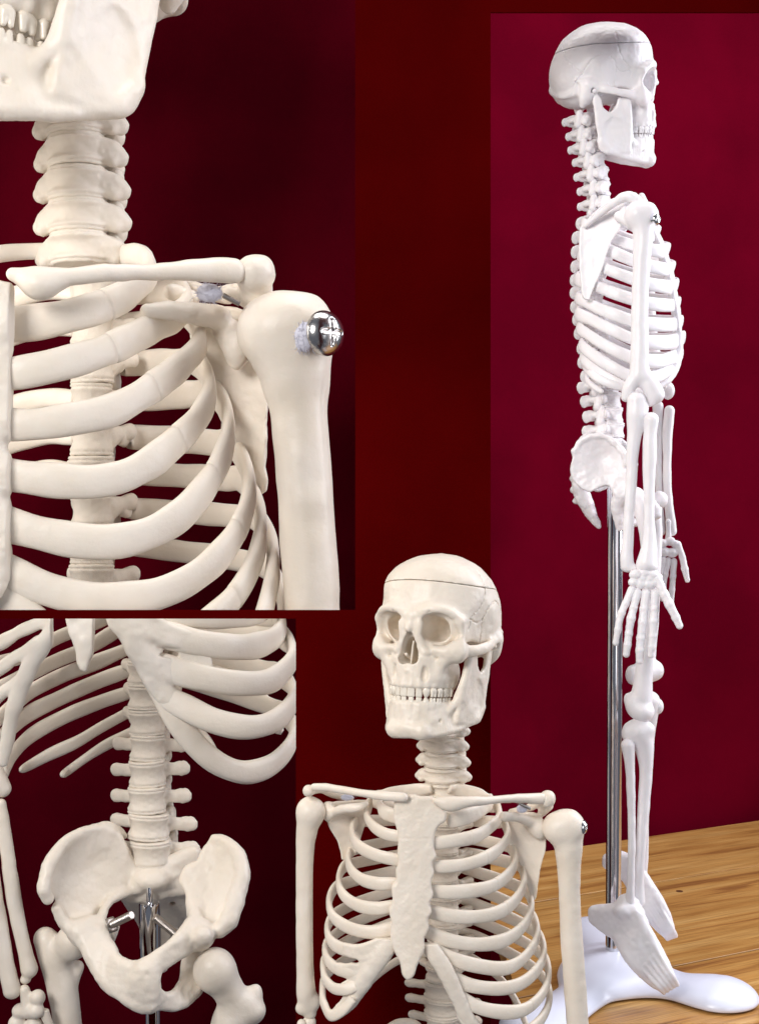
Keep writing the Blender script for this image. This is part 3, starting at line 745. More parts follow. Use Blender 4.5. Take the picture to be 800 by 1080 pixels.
# ------------------------------------------------------------------ front view skeleton (half length, in front of the board)
def front():
    vw = View(1.28); M = IVORY
    r = root('skeleton_model', 'ivory skeleton seen from the front, skull to lower ribs, before the dark red board', 'skeleton model', vw.at(465, 1100, 0), 'views of the skeleton model')
    place_skull(vw, (463, 679, -2), 1.225, math.radians(-29), M, TOOTH, r, pitch=math.radians(-5))
    for i in range(6): vertebra(vw, 'cervical', 465 + .2 * i, 769 + 16 * i, 22 + 2.5 * i, 16.5, 16.2, math.radians(-14), M, r)
    for i in range(12): vertebra(vw, 'thoracic', 466 + .1 * i, 862 + 15 * i, 42 + 1.2 * math.sin(i / 3) * 6, 17.5, 15.3, math.radians(-12), M, r)
    for i in range(4): vertebra(vw, 'lumbar', 466, 1043 + 18 * i, 42 - 2 * i, 19.5, 18.2, math.radians(-12), M, r)
    # sternum
    z = [(425,130),(450,121),(480,113),(500,110),(530,120),(585,123),(615,150),(642,190),(640,218),(605,250),(590,300),(590,340),(600,375),(585,400),(590,450),(578,480),(585,545),(573,570),(580,610),(565,635),(568,680),(550,720),(550,760),(520,830),(497,890),(480,900),(467,893),(445,820),(420,770),(405,720),(410,650),(400,600),(415,560),(413,500),(430,475),(428,430),(440,400),(435,350),(440,300),(430,250),(418,200),(420,160)]
    v = Vox((400, 820, -120), (485, 1050, -50), 0.8); ws = lambda u, vv: -70 - (vv - 838) * 0.10 + 0.004 * (u - 446) ** 2
    A = lambda x: [tuple(vw.adj((310 + a / 4, 810 + b / 4, ws(310 + a / 4, 810 + b / 4)))[:2]) for a, b in x]
    v.blade(A(z), ws, lambda X, Y, d: 4.2 + 0 * X, r=3.0, k=0, smooth=3)
    v.rough(0.42, 7, 3); v.rough(.24, 2.4, 6)
    sp = [(432 + 4 * i, 292 + 7 * (i % 2) + nr.uniform(-2, 2)) for i in range(42)]
    v.chain([(*A([q])[0], ws(*A([q])[0]) - 4.6) for q in sp], .55, .5, 'sub', n=60)
    vox_part(vw, 'sternum', v, M, r)
    ax = (462, 0)
    Rt = {1: [(470,866),(485,863),(500,858),(511,851),(514.5,843)],
          2: [(444,890),(459,889),(480,886.5),(501,882),(517,872),(526,862),(524,851)],
          3: [(442,914),(454,914),(485,912.5),(510,905.5),(527,894),(535,881),(531,868)],
          4: [(442,939),(456,940),(475,941),(492,940),(517,935),(535,923),(543,909),(539,895)],
          5: [(440,959),(452,961),(475,966),(500,967),(530,960),(545,947),(552,931),(549,915)],
          6: [(437,975),(448,981),(460,987),(475,992),(505,996),(535,990),(552,976),(560,959),(557,943)],
          7: [(452,995),(465,1005),(480,1012),(505,1019),(537,1020),(557,1005),(566,987),(563,970)],
          8: [(462,1013),(470,1026),(482,1034),(512,1042),(545,1039),(565,1024),(573,1008),(570,990)],
          9: [(474,1036),(483,1049),(497,1059),(525,1067),(552,1065),(571,1049),(578,1030),(575,1013)],
          10: [(484,1060),(493,1077),(508,1090),(530,1096),(556,1088),(573,1071),(579,1053),(576,1037)]}
    Hs = {1: 8.2, 2: 7, 3: 6.8, 4: 7.2, 5: 7.3, 6: 7.3, 7: 7.2, 8: 7.2, 9: 7, 10: 7}
    jt = {2: .24, 3: .30, 4: .33, 5: .36, 6: .42, 7: .44, 8: .40, 9: .33}
    for i, f in Rt.items():
        costal(vw, f, (468, 832 + 16.5 * (i - 1)), 69 if i > 1 else 58, 70 if i > 1 else 26, Hs[i], 3.3, M, r, ax if i > 1 else (462, -2), jt.get(i), seed=i, sp_off=14 if i > 1 else 5, taper=(10 if i > 7 else 4, 0))
    Lt = {1: [(420,862),(408,858),(400,848),(400,840)],
          2: [(431,885),(419,882),(408,880),(398,875),(389,866),(386,856),(390,846)],
          3: [(431,910),(418,907),(400,903),(385,897),(375,889),(371,878),(376,866)],
          4: [(428,933),(415,932),(400,932),(385,929),(373,921),(367,910),(370,898)],
          5: [(427,955),(413,956),(400,958),(385,957),(370,951),(360,941),(357,929),(362,915)],
          6: [(425,976),(411,980),(398,983),(380,982),(363,976),(350,965),(347,951),(353,937)],
          7: [(412,993),(396,1001),(378,1004),(362,1001),(349,993),(345,981),(350,968)],
          8: [(392,1017),(376,1024),(362,1024),(350,1018),(343,1006),(346,993)],
          9: [(380,1036),(366,1043),(354,1043),(345,1036),(341,1023),(344,1009)],
          10: [(372,1052),(360,1066),(349,1071),(342,1060),(340,1045),(343,1030)]}
    HL = {1: 7.5, 2: 6.0, 3: 6.5, 4: 6.5, 5: 6.6, 6: 7, 7: 7, 8: 6.6, 9: 6.2, 10: 6}
    for i, f in Lt.items():
        costal(vw, f, (460, 832 + 16.5 * (i - 1)), 67.5 if i > 1 else 56, 70 if i > 1 else 26, HL[i], 3.2, M, r, ax if i > 1 else (462, -2), None, seed=i + 30, sp_off=14 if i > 1 else 5)
    # joined costal cartilage
    def cart(lo, hi, margin, mr, arms, holes, seed):
        v = Vox(lo, hi, .85); v.chain(vw.adj(margin), mr, 0, sc=(1, 1, .62))
        for L in arms:
            Rr = 2.9; v.ribbon([vw.adj((a, b - hh + Rr, w)) for a, b, w, hh in L], [vw.adj((a, b + hh - Rr, w)) for a, b, w, hh in L], Rr, 2.5, n=len(L) * 12)
        for q, R3 in holes: v.ell(vw.adj(q), R3, 2, 'sub')
        v.rough(.35, 9, seed); v.rough(.18, 3, seed + 1); vox_part(vw, 'costal_cartilage', v, M, r)
    cart((435, 970, -110), (560, 1115, -40), [(443, 978, -73), (455, 1002, -77), (467, 1020, -77), (477, 1040, -75), (486, 1060, -72), (496, 1079, -68), (508, 1092, -62)], [7, 8, 8.6, 8, 7.5, 7.5, 7],
         [
         ], [], 5)
    cart((325, 965, -105), (430, 1095, -10), [(419, 982, -73), (407, 1002, -76), (394, 1019, -73), (384, 1035, -69), (373, 1050, -62), (362, 1063, -54), (352, 1070, -45)], [6, 8.5, 9, 8.5, 8, 7.5, 5],
         [[(411, 986, -76, 5), (396, 999, -74, 9), (378, 1004, -68, 8), (364, 1001, -59, 6.8)], [(400, 1008, -74, 8), (384, 1018, -70, 10), (368, 1024, -62, 8), (356, 1022, -52, 6.6)], [(388, 1028, -70, 7), (374, 1036, -64, 7), (362, 1042, -58, 6)]],
         [((374, 1014, -68), (4.5, 2.6, 20)), ((352.5, 1034, -52), (3, 5, 20)), ((347.5, 1056, -48), (1.6, 2, 20))], 9)
    rib(vw, [(452, 1004, 66), (435, 1008, 72), (418, 1014, 74), (402, 1025, 70), (386, 1040, 62)], [5, 5, 4.8, 4.2, 3.2], 2.8, M, r, ax, taper=(0, 6), label='short floating rib hanging free below the cartilage')
    rib(vw, [(478, 1004, 66), (500, 1012, 72), (525, 1030, 68), (545, 1058, 55), (556, 1085, 40)], [5, 5, 4.8, 4.2, 3.2], 2.8, M, r, ax, taper=(0, 6))
    # clavicles
    c = bone(vw, 'clavicle', [(460, 845, -76), (472, 848, -76), (490, 846, -72), (517, 844, -56), (542, 842, -36), (562, 842.5, -20), (570, 842.5, -16)], [3.5, 7.4, 6.0, 4.3, 4.4, 5.6, 5.8], M, r, h=.8, sc=(1, 1, .8))
    c = bone(vw, 'clavicle', [(425, 841, -76), (410, 840, -73), (385, 837, -60), (360, 833, -40), (340, 830, -24), (331, 830, -18)], [4.8, 5.0, 4.0, 3.9, 4.2, 4.0], M, r, h=.8, sc=(1, 1, .8))
    # scapulae
    def scap(poly, wf, parts, box, name='scapula'):
        v = Vox(*box, .9); A = [tuple(vw.adj((a, b, float(wf(a, b))))[:2]) for a, b in poly]
        v.blade(A, wf, lambda X, Y, d: 1.6 + 1.6 * np.exp(-np.abs(d) / 3.5), r=1.3, k=0, smooth=3)
        for P, R in parts:
            P = vw.adj(P)
            if len(P) == 1: v.ell(P[0], R if np.ndim(R) else (R,) * 3, 4)
            else: v.chain(P, R, 4)
        v.rough(.5, 8, 5); return vox_part(vw, name, v, M, r)
    wfR = lambda u, vv: 12 + 0.30 * (555 - u) + .06 * (vv - 870)
    scap([(528,868),(545,858),(566,858),(574,875),(575,892),(569,915),(562,949),(556,936),(547,910),(537,892)], wfR,
         [([(560, 866, 8), (568, 876, 4)], [8, 9]), ([(568, 872, 2)], (7, 10, 7)), ([(558, 866, 0), (545, 862, -14), (531, 861, -26)], [6, 5.2, 5.0]), ([(538, 856, 40), (556, 852, 24), (572, 845, 2), (577, 842, -10)], [3, 4, 5, 7.5]), ([(577, 843, -12)], (7.8, 8, 8)), ([(578, 850, 0), (572, 856, 10)], [5, 5])],
         ((515, 825, -45), (600, 965, 70)))
    wfL = lambda u, vv: 8 + 0.30 * (u - 345) + .06 * (vv - 870)
    scap([(343,847),(360,845),(392,847),(383,875),(370,905),(363,908),(357,890),(347,872)], wfL,
         [([(346, 856, 4)], (7, 10, 7)), ([(352, 857, 2), (362, 853, -14), (378, 851, -24), (386, 848, -26)], [5, 4.8, 4.4, 3]), ([(370, 842, 36), (352, 838, 18), (335, 832, -6), (326, 834, -14)], [3, 4, 4.6, 5]), ([(325, 834, -14)], (5.5, 5.5, 6))],
         ((300, 815, -45), (410, 925, 60)))
    # humeri
    h = bone(vw, 'humerus', [(598, 872, -2), (599, 890, -2), (599.5, 912, -2), (600, 940, -2), (602, 985, -2), (605.5, 1035, -2), (608.5, 1080, -2), (611, 1125, -2)], [15, 15, 12.6, 11.3, 11.6, 11.8, 11.6, 12], M, r,
             extra=[([(588, 873, -3)], (16.5, 17, 16)), ([(600, 871, -4)], (15, 16.5, 15))], k=8, h=.9)
    cross_screw(vw, (615.5, 872.5, -9), 7.6, (0.93, -0.37, 0.0), h, 'shiny cross-head screw in the shoulder')
    tuft(vw, (605, 872, -13), 8, h, 120, (.8, 1, .8))
    tuft(vw, (550, 853, -18), 7, r, 120, (1.1, .8, .9)); tuft(vw, (366, 841, -14), 7, r, 120, (1.3, .6, .9))
    lathe('hanger_pin', vw.at(553, 850, -26), (1, .2, -.5), [(.0016, -.006), (.0016, .006)], STEEL, r, n=10)
    bone(vw, 'humerus', [(327, 857, -2), (324, 872, -2), (321.5, 900, -2), (321, 935, -2), (321, 980, -2), (322, 1030, -2), (323, 1050, -2), (324, 1062, -2)], [13, 11.5, 9.5, 9, 9, 9.3, 10, 8], M, r,
         extra=[([(327.5, 856, -2)], (15.3, 15.8, 15)), ([(331, 1057, -2)], (6.5, 8.5, 7)), ([(318, 1064, -2)], (6.5, 6, 7)), ([(327, 1070, -2)], (6, 5, 6))], k=5, h=.9)
    bone(vw, 'ulna', [(326, 1078, -2), (327, 1095, -2), (328, 1120, -2)], [7, 6, 5.5], M, r, h=1)
    bone(vw, 'radius', [(318, 1080, -8), (319, 1095, -8), (320, 1120, -8)], [5, 4.5, 4.5], M, r, h=1)
    # top of the pelvis peeping under the ribs
    bone(vw, 'pelvis', [(408, 1086, 30), (422, 1079, 24), (436, 1080, 28), (446, 1090, 32)], [5, 5, 5, 5], M, r, h=1)
front(); print('front', time.time() - T0)

# ------------------------------------------------------------------ shoulder close-up, behind the upper left opening
def close1():
    vw = View(1.80); M = CREAM
    r = root('skeleton_model', 'large close view of jaw, neck, collarbone and shoulder with a big cross-head screw', 'skeleton model', vw.at(60, 720, 0), 'views of the skeleton model')
    place_skull(vw, (56, -36, -10), 2.8, math.radians(-32), M, TOOTH, r, pitch=math.radians(-3))
    for i in range(6): vertebra(vw, 'cervical', 79 + .8 * i, 92 + 34.2 * i, 62, 29.3, 34.6, math.radians(-12), M, r)
    for i in range(12): vertebra(vw, 'thoracic', 97, 272 + 38 * i, 88 + 10 * math.sin(i / 3), 24, 37.8, math.radians(-8), M, r)
    v = Vox((-90, 280, -230), (60, 690, -120), 1.3)
    st = [(-80,300),(-30,296),(6,298),(28,308),(46,322),(40,345),(36,368),(12,378),(8,388),(12,402),(28,418),(28,440),(14,452),(2,462),(2,474),(14,484),(28,494),(26,512),(10,522),(0,530),(0,540),(14,548),(24,558),(20,576),(0,590),(-2,620),(-40,660),(-80,680)]
    ws = lambda u, vv: -174 - (vv - 300) * 0.06 + 0.002 * u ** 2
    v.blade([tuple(vw.adj(((max(a, 11) if a > -6 else a) - (7 if b > 370 else 0), b, ws(a, b)))[:2]) for a, b in st], ws, 9.0, r=6, k=0, smooth=3)
    for b in (342, 397, 448, 501, 548, 594): v.ell(vw.adj((-6, b, -174)), (27, 15.5, 9.5), 14)
    v.blur(2); v.rough(1.3, 13, 3); v.rough(.4, 4, 6); vox_part(vw, 'sternum', v, M, r)
    ax = (52, 0)
    R = {1: ([(5,343),(28,341),(55,337),(88,329),(120,318),(146,302),(159,288),(155,276),(141,268)], [17,17,17,16.5,15.5,14,13.5,13.5,12.5], .29),
         2: ([(-20,396),(6,395),(37,390),(75,381),(105,372),(135,359),(162,346),(186,334),(197,322),(192,308)], 15.5, .26),
         3: ([(-25,446),(-5,447),(30,448),(75,442),(114,434),(145,419),(170,402),(197,380),(211,362),(207,343),(195,330)], 15.5, .34),
         4: ([(-14,497),(25,503),(62,507),(98,508),(128,503),(155,490),(182,469),(209,441),(221,416),(217,394),(206,380)], 16, .37),
         5: ([(-14,545),(15,555),(45,563),(83,570),(122,571),(158,562),(188,545),(212,520),(231,490),(241,455),(237,430),(224,412)], 16.5, .43),
         6: ([(-14,590),(12,605),(43,619),(80,629),(118,632),(156,629),(190,617),(219,598),(242,573),(257,545),(263,515),(257,488),(246,470)], 16, .45),
         7: ([(-10,622),(20,642),(60,672),(110,690),(165,690),(210,664),(240,638),(260,610),(272,580),(275,550),(270,528),(258,508)], 15, .4),
         8: ([(60,730),(120,745),(190,730),(240,700),(272,662),(284,625),(288,595),(284,566),(272,548)], 14, None),
         9: ([(100,800),(180,800),(240,770),(280,725),(295,680),(300,650),(295,620),(284,600)], 14, None)}
    for i, (f, H, j) in R.items():
        costal(vw, f, (100, 270 + 38 * (i - 1)), 170 if i > 1 else 140, 150 if i > 1 else 75, H, 7.2, M, r, ax, j, seed=i + 60, sp_off=26, Hs=None)
    # the far half of the cage, partly in the frame behind the sternum
    for i in range(1, 8):
        v0 = 270 + 38 * (i - 1)
        rib(vw, [(80, v0, 128), (50, v0 - 2, 150), (10, v0 + 8, 158), (-40, v0 + 30, 140), (-90, v0 + 65, 90)] if i > 1 else [(78, 266, 75), (40, 265, 80), (5, 267, 60), (-30, 276, 20), (-50, 292, -50), (-40, 310, -110)], [11, 12, 13, 13, 13] if i > 1 else [9, 9, 9.5, 10, 10, 12], 6.5, M, r, (20, 0), seed=i + 80)
    # clavicle: flat wedge at the breastbone, round towards the shoulder
    def wedge(v):
        pass
    P = [(14, 289, -172), (40, 293, -172), (70, 292, -166), (112, 288, -148), (162, 287, -118), (205, 285, -92), (235, 285, -74), (246, 286, -68)]
    bone(vw, 'clavicle', P, [6, 10, 9, 8.2, 8.3, 10.5, 12.8, 13], M, r, extra=[([(20, 292, -172), (42, 301, -172), (62, 299, -168)], [4, 14, 6])], h=1.3, k=7, rough=(.8, 14), sc=(1, 1, .85))
    # shoulder blade
    v = Vox((140, 250, -130), (330, 560, 130), 1.5); wf = lambda u, vv: 30 + 0.32 * (262 - u) + .05 * (vv - 380) - 4 * np.sin(np.clip((vv - 360) / 160, 0, 1) * 3)
    poly = [(200,352),(215,332),(262,330),(272,365),(281,400),(282,440),(280,490),(279,521),(272,524),(262,505),(248,478),(232,440),(212,395)]
    v.blade([tuple(vw.adj((a, b, float(wf(a, b))))[:2]) for a, b in poly], wf, lambda X, Y, d: 3.2 + 4 * np.exp(-np.abs(d) / 7), r=3, k=0, smooth=3)
    for Pp, Rr, kk in [([(240, 350, 18), (252, 362, 6)], [16, 20], 10), ([(250, 366, -2)], (13, 24, 14), 8), ([(232, 335, 0), (205, 331, -30), (178, 328, -55), (156, 328, -66)], [13, 11, 9.5, 8], 9),
                       ([(195, 300, 85), (225, 310, 50), (262, 305, 0), (268, 300, -40)], [7, 9, 12, 14], 9), ([(269, 288, -52)], (21, 19, 22), 8), ([(272, 308, -36)], (15, 14, 15), 8), ([(240, 308, -20), (262, 316, -18)], [6, 9], 5), ([(180, 308, 20), (200, 316, 30)], [9, 11], 8)]:
        Q = vw.adj(Pp)
        if len(Q) == 1: v.ell(Q[0], Rr, kk)
        else: v.chain(Q, Rr, kk)
    v.rough(1.3, 15, 5); v.rough(.4, 5, 8); vox_part(vw, 'scapula', v, M, r)
    # humerus
    h = bone(vw, 'humerus', [(309, 356, -40), (311, 390, -40), (314, 424, -40), (318, 470, -40), (321, 510, -40), (325, 575, -40), (329, 640, -40), (333, 720, -40)], [38, 37, 30.5, 28.5, 28.5, 28.5, 28.5, 28.5], M, r,
             extra=[([(290, 350, -44)], (39, 39, 38)), ([(315, 346, -46)], (33, 35, 34))], k=20, h=1.4, rough=(1.0, 22), subs=[([(313 + (b - 400) * .073 + 25, b, -40 - 15.5) for b in range(395, 721, 25)], .9)])
    cross_screw(vw, (345, 351, -82), 24.5, (0.68, -0.73, 0.02), h, 'shiny cross-head screw with washer dome')
    tuft(vw, (321, 355, -80), 18, h, 700, (.85, 1.15, .55)); tuft(vw, (221, 309, -62), 15, r, 700, (1.15, .85, .9))
    lathe('hanger_pin', vw.at(244, 316, -70), (1, .2, -.5), [(.0035, -.012), (.0035, .012)], STEEL, r, n=12)
    return r
trim_it = close1(); trim(trim_it, 648, True); print('close1', time.time() - T0)

# ------------------------------------------------------------------ pelvis close-up, behind the lower left opening
def close2():
    vw = View(1.74); M = CREAM
    r = root('skeleton_model', 'close view of lower ribs, lumbar spine and open pelvis above a chrome rod', 'skeleton model', vw.at(156, 1140, 0), 'views of the skeleton model')
    ax = (156, 0)
    sp = [(152, 660), (152.5, 684), (153, 709), (154, 734.5), (155.5, 761), (156, 788), (155.5, 815), (155, 843), (157, 871), (159, 899)]
    for i, (a, b) in enumerate(sp):
        vertebra(vw, 'thoracic' if i < 5 else 'lumbar', a, b, 62 - (i > 5) * 3 * (i - 5), 17 + i * .62, 27.2 if i > 2 else 25.5, math.radians(-5), M, r)
    for i in range(2): vertebra(vw, 'thoracic', 151, 612 + 24 * i, 62, 15, 25, 0, M, r)
    # tip of the breastbone
    v = Vox((40, 600, -190), (130, 730, -110), 1.1); ws = lambda u, vv: -142 + 0 * u - 0.05 * (vv - 650)
    v.blade([tuple(vw.adj((a, b, ws(a, b)))[:2]) for a, b in [(64,610),(112,610),(110,640),(107,655),(101,675),(93,704),(90,709),(85,706),(80,690),(74,672),(70,655),(66,640)]], ws, 5.5, r=4.5, k=0, smooth=3)
    v.rough(1, 9, 3); vox_part(vw, 'sternum', v, M, r)
    # right costal arch as one joined piece of cartilage
    v = Vox((95, 580, -190), (260, 850, -60), 1.1)
    def rb(L, R, k=9, Rr=4.6): # (u,v,w,halfheight) vertical ribbons
        A = [vw.adj((a, b - h + Rr, w)) for a, b, w, h in L]; B = [vw.adj((a, b + h - Rr, w)) for a, b, w, h in L]; v.ribbon(A, B, Rr, k, n=len(L) * 14)
    v.chain(vw.adj([(112, 632, -148), (129, 655, -146), (147, 685, -142), (165, 720, -136), (185, 757, -128)]), [11, 12, 11.5, 10.5, 9], 0, sc=(1, 1, .62))
    rb([(125, 640, -147, 12), (150, 655, -144, 14), (182, 671, -136, 13), (212, 679, -126, 11)], 0)
    rb([(140, 675, -144, 10), (155, 692, -140, 11), (185, 707, -132, 12), (215, 716, -122, 11)], 0)
    rb([(158, 712, -138, 9), (172, 730, -134, 11), (195, 745, -126, 12), (215, 757, -118, 11)], 0, 3)
    rb([(190, 690, -130, 8), (206, 694, -127, 9), (219, 698, -123, 8)], 0, 3)
    v.ell(vw.adj((178, 690, -134)), (8, 2.6, 20), 2, 'sub')
    v.rough(1.1, 14, 4); v.rough(.35, 5, 14); vox_part(vw, 'costal_cartilage', v, M, r)
    Rt = {7: ([(140,658),(160,665),(178,670),(205,677),(240,682),(270,681),(288,674),(297,664),(295,653)], 13, .6),
          8: ([(150,690),(165,699),(182,706),(220,716),(260,721),(285,718),(300,707),(309,693),(306,680),(298,672)], 12.5, .54),
          9: ([(162,722),(175,735),(194,745),(225,760),(265,767),(288,761),(303,749),(310,735),(306,722),(298,714)], 12, .6),
          10: ([(130,657),(147,685),(165,720),(184,755),(205,784),(228,804),(257,814.5),(282,809),(298,797),(308,782),(310,768),(304,758)], 11.5, None)}
    for i, (f, H, j) in Rt.items():
        costal(vw, f, (165, 640 + 25 * (i - 7)), 133, 118, H, 5.2, M, r, ax, j, seed=i + 100, sp_off=16, k=2.1, ang=.55, taper=(26, 0))
    costal(vw, [(150, 640), (190, 648), (240, 650), (275, 645), (288, 632), (285, 620)], (165, 615), 130, 118, 12, 5, M, r, ax, seed=3, sp_off=16)
    # left costal margin
    v = Vox((-60, 590, -170), (90, 850, -40), 1.2)
    v.chain(vw.adj([(75, 625, -146), (62, 655, -142), (43, 683, -132), (28, 712, -122), (17, 742, -112), (9, 775, -100), (4, 803, -92)]), [9, 9, 8.5, 8, 7.5, 7, 5], 0, sc=(1, 1, .7))
    for q in ([(58, 652, -140, 6), (30, 662, -128, 6.5), (0, 678, -112, 7.5), (-40, 690, -80, 8)], [(40, 678, -132, 6), (22, 690, -122, 6.5), (-4, 708, -106, 7.5), (-40, 722, -80, 8)], [(26, 712, -120, 5), (10, 724, -112, 6), (-14, 744, -96, 7), (-40, 750, -80, 8)]):
        rb(q, 0, 4, 4.2)
    v.rough(1.0, 14, 4); vox_part(vw, 'costal_cartilage', v, M, r)
    # rear halves of the left ribs running down from the vertebrae
    back = [([(140,634),(105,655),(62,672),(30,690),(-5,700)], 8), ([(140,655),(118,668),(95,682),(62,696),(36,708),(-10,730)], 8.5), ([(140,682),(100,699),(62,714),(30,731),(10,748),(-15,770)], 9), ([(140,705),(100,720),(62,737),(32,752),(12,768),(-12,790)], 9.3),
            ([(140,729),(107,740),(70,755),(34,775),(14,795),(4,815)], 8.6)]
    for i, (f, H) in enumerate(back):
        n = len(f); P = [(a, b, 92 + 22 * math.sin(math.pi * min(q / (n - 1) * 1.1, 1)) - 70 * (q / (n - 1)) ** 2.4) for q, (a, b) in enumerate(f)]
        rib(vw, P, [H * .8] + [H] * (n - 1), 4.4, M, r, ax, seed=i + 130, n=60)
    for f, H in (([(140,749),(107,767),(82,782),(50,797),(30,808),(21,813)], [6, 6.4, 7.2, 7, 5.5, 3.8]), ([(140,772),(110,787),(87,802),(72,813),(65,818)], [6, 6.2, 5.2, 4.6, 3.6])):
        n = len(f); P = [(a, b, 92 + 18 * math.sin(math.pi * q / (n - 1)) - 20 * q / (n - 1)) for q, (a, b) in enumerate(f)]
        rib(vw, P, H, 3.8, M, r, ax, seed=n, taper=(0, 8), n=60, label='free floating rib with a blunt tip')
    for f in ([(172, 750), (195, 762), (215, 778), (228, 800)], [(172, 690), (200, 700), (245, 715), (285, 745), (296, 775)]):
        n = len(f); P = [(a, b, 100 + 10 * math.sin(math.pi * q / (n - 1))) for q, (a, b) in enumerate(f)]
        rib(vw, P, 7, 4, M, r, ax, seed=n + 7, taper=(0, 6), n=50)
    # pelvis ---------------------------------------------------------
    v = Vox((25, 850, -110), (290, 1090, 150), 1.25)
    A2 = lambda poly, wf: [tuple(vw.adj((a, b, float(wf(a, b))))[:2]) for a, b in poly]
    wl = lambda u, vv: 48 - (140 - u) * 0.92 - 0.18 * (vv - 900) + 14 * np.exp(-(((u - 92) / 26.) ** 2 + ((vv - 918) / 30.) ** 2))
    v.blade(A2([(130,876),(112,870),(96,872),(81,878),(66,888),(52,905),(46,922),(43,941),(48,949),(57,954),(60,968),(66,978),(79,985),(88,1003),(100,1000),(106,985),(107,970),(110,956),(119,947),(131,941),(146,936),(146,915),(138,893)], wl), wl, lambda X, Y, d: 4 + 0 * X, r=3.5, k=0, smooth=2)
    cr = [(132,882),(125,875),(112,872),(96,874),(81,881),(67,891),(55,907),(49,924),(47,940),(51,948)]
    v.chain([vw.adj((a, b, float(wl(a, b)) + 2)) for a, b in cr], [4, 5, 5, 5, 5.5, 6.5, 7, 7, 7, 5.5], 6)
    v.chain(vw.adj([(60, 958, -30), (68, 974, -30), (80, 982, -30)]), [6, 6, 8], 6)
    # left hip body, pubis
    P = lambda *a: [vw.adj(x) for x in a]
    v.ell(vw.adj((90, 985, -18)), (16, 17, 20), 12)
    v.ribbon(P((84,982,-32),(99,1012,-48),(112,1034,-58),(128,1048,-66),(144,1056,-70),(158,1058,-72)), P((98,975,-22),(108,998,-40),(122,1013,-52),(136,1022,-62),(150,1024,-68),(160,1022,-70)), [8,8,8,8,8,8], 9, n=60)
    v.chain(P((146,938,30),(128,943,22),(115,952,5),(108,968,-12),(109,985,-28),(118,1003,-44)), [5,5,5,5,6,6], 6)
    v.chain(P((110,985,10),(118,990,35),(124,978,45)), [6,4,3], 4); v.chain(P((112,985,20),(118,1000,40),(121,1002,40)), [6,4,3], 4)
    # right superior pubic branch and hip body
    v.ribbon(P((150,1020,-70),(172,1003,-60),(189,989,-46),(201,975,-28)), P((152,1034,-70),(174,1016,-60),(192,1004,-46),(210,992,-30)), [7,6,6.5,7], 8, n=40)
    v.ell(vw.adj((212, 985, -22)), (15, 16, 18), 9); v.ell(vw.adj((215, 988, -44)), (10, 9, 8), 12)
    # lower branch round the obturator opening
    v.ribbon(P((140,1052,-68),(152,1059,-70),(168,1061,-64),(184,1061,-52),(200,1052,-34),(208,1040,-18),(208,1018,-8),(208,1000,-8)), P((148,1032,-70),(158,1040,-70),(170,1050,-64),(181,1050,-52),(190,1042,-34),(196,1032,-18),(198,1016,-8),(202,1000,-8)), [7,7,6,5.5,6,7,7,8], 7, n=70)
    v.ell(vw.adj((152, 1038, -74)), (13, 17, 7), 8)
    # right wing
    wr = lambda u, vv: 44 - (vv - 885) * 0.62 - (u - 211) * 0.25 + 8 * np.exp(-(((u - 222) / 18.) ** 2 + ((vv - 930) / 35.) ** 2))
    v.blade(A2([(208,905),(214,893),(221,885),(231,880),(243,885),(252,896),(256,915),(252,940),(246,965),(236,982),(222,984),(212,998),(198,990),(198,970),(200,950),(190,925),(196,912)], wr), wr, lambda X, Y, d: 4.5 + 0 * X, r=4, k=8, smooth=2)
    v.chain([vw.adj((a, b, float(wr(a, b)) - 4)) for a, b in [(226,884),(236,885),(246,893),(254,908),(256,922),(250,942),(245,960),(240,972),(233,979)]], [4, 5, 6, 8, 8.5, 9, 10.5, 11, 9], 5)
    v.chain(P((203,950,12),(206,967,-12),(201,980,-34)), [7,7,6], 6)
    # sacrum
    v.ell(vw.adj((161, 926, 40)), (23, 13, 22), 8)
    v.ribbon(P((118,905,62),(136,915,52),(160,922,46),(182,912,50),(204,900,58)), P((128,938,58),(140,942,50),(160,940,46),(182,936,50),(200,935,52)), [9,10,11,10,9], 9, n=40)
    v.ribbon(P((130,938,62),(142,955,84),(152,975,104),(160,1000,110),(162,1020,100)), P((200,938,62),(196,955,84),(188,975,104),(180,1000,110),(172,1020,100)), [9,8,7,6,5], 7, n=40)
    for a, b in ((150, 955), (182, 952), (186, 972), (152, 974)): v.ell(vw.adj((a, b, 70)), (3, 2.5, 12), 3, 'sub')
    v.blur(1); v.rough(1.2, 16, 14); v.rough(.5, 6, 5); v.rough(.25, 3, 9)
    pv = vox_part(vw, 'pelvis', v, M, r)
    # femora
    bone(vw, 'femur', [(50, 992, -8), (56, 1008, -8), (63, 1030, -8), (68, 1055, -8), (72, 1085, -8), (75, 1130, -8)], [12, 15, 15.5, 15, 14.5, 14.5], M, r,
         extra=[([(77, 993, -16)], (18, 19, 18)), ([(47, 989, -6), (56, 1000, -8)], [10.5, 12]), ([(70, 1000, -12), (60, 1012, -8)], [14, 13]), ([(82, 1020, 2), (76, 1032, 0)], [7, 8])], k=6, h=1.25, rough=(.8, 14), label='thigh bone at the left hip')
    bone(vw, 'femur', [(258, 1060, -20), (246, 1074, -20), (241, 1095, -20), (243, 1140, -20)], [15, 20, 21, 20], M, r,
         extra=[([(226, 1023, -28)], (22, 22.5, 22)), ([(232, 1030, -26), (246, 1052, -22)], [18, 16]), ([(262, 1056, -18), (266, 1066, -18)], [11, 14]), ([(270, 1046, -16)], (6, 8, 6))], k=8, h=1.25, rough=(.8, 14), label='thigh bone with round head dropping out of the right socket')
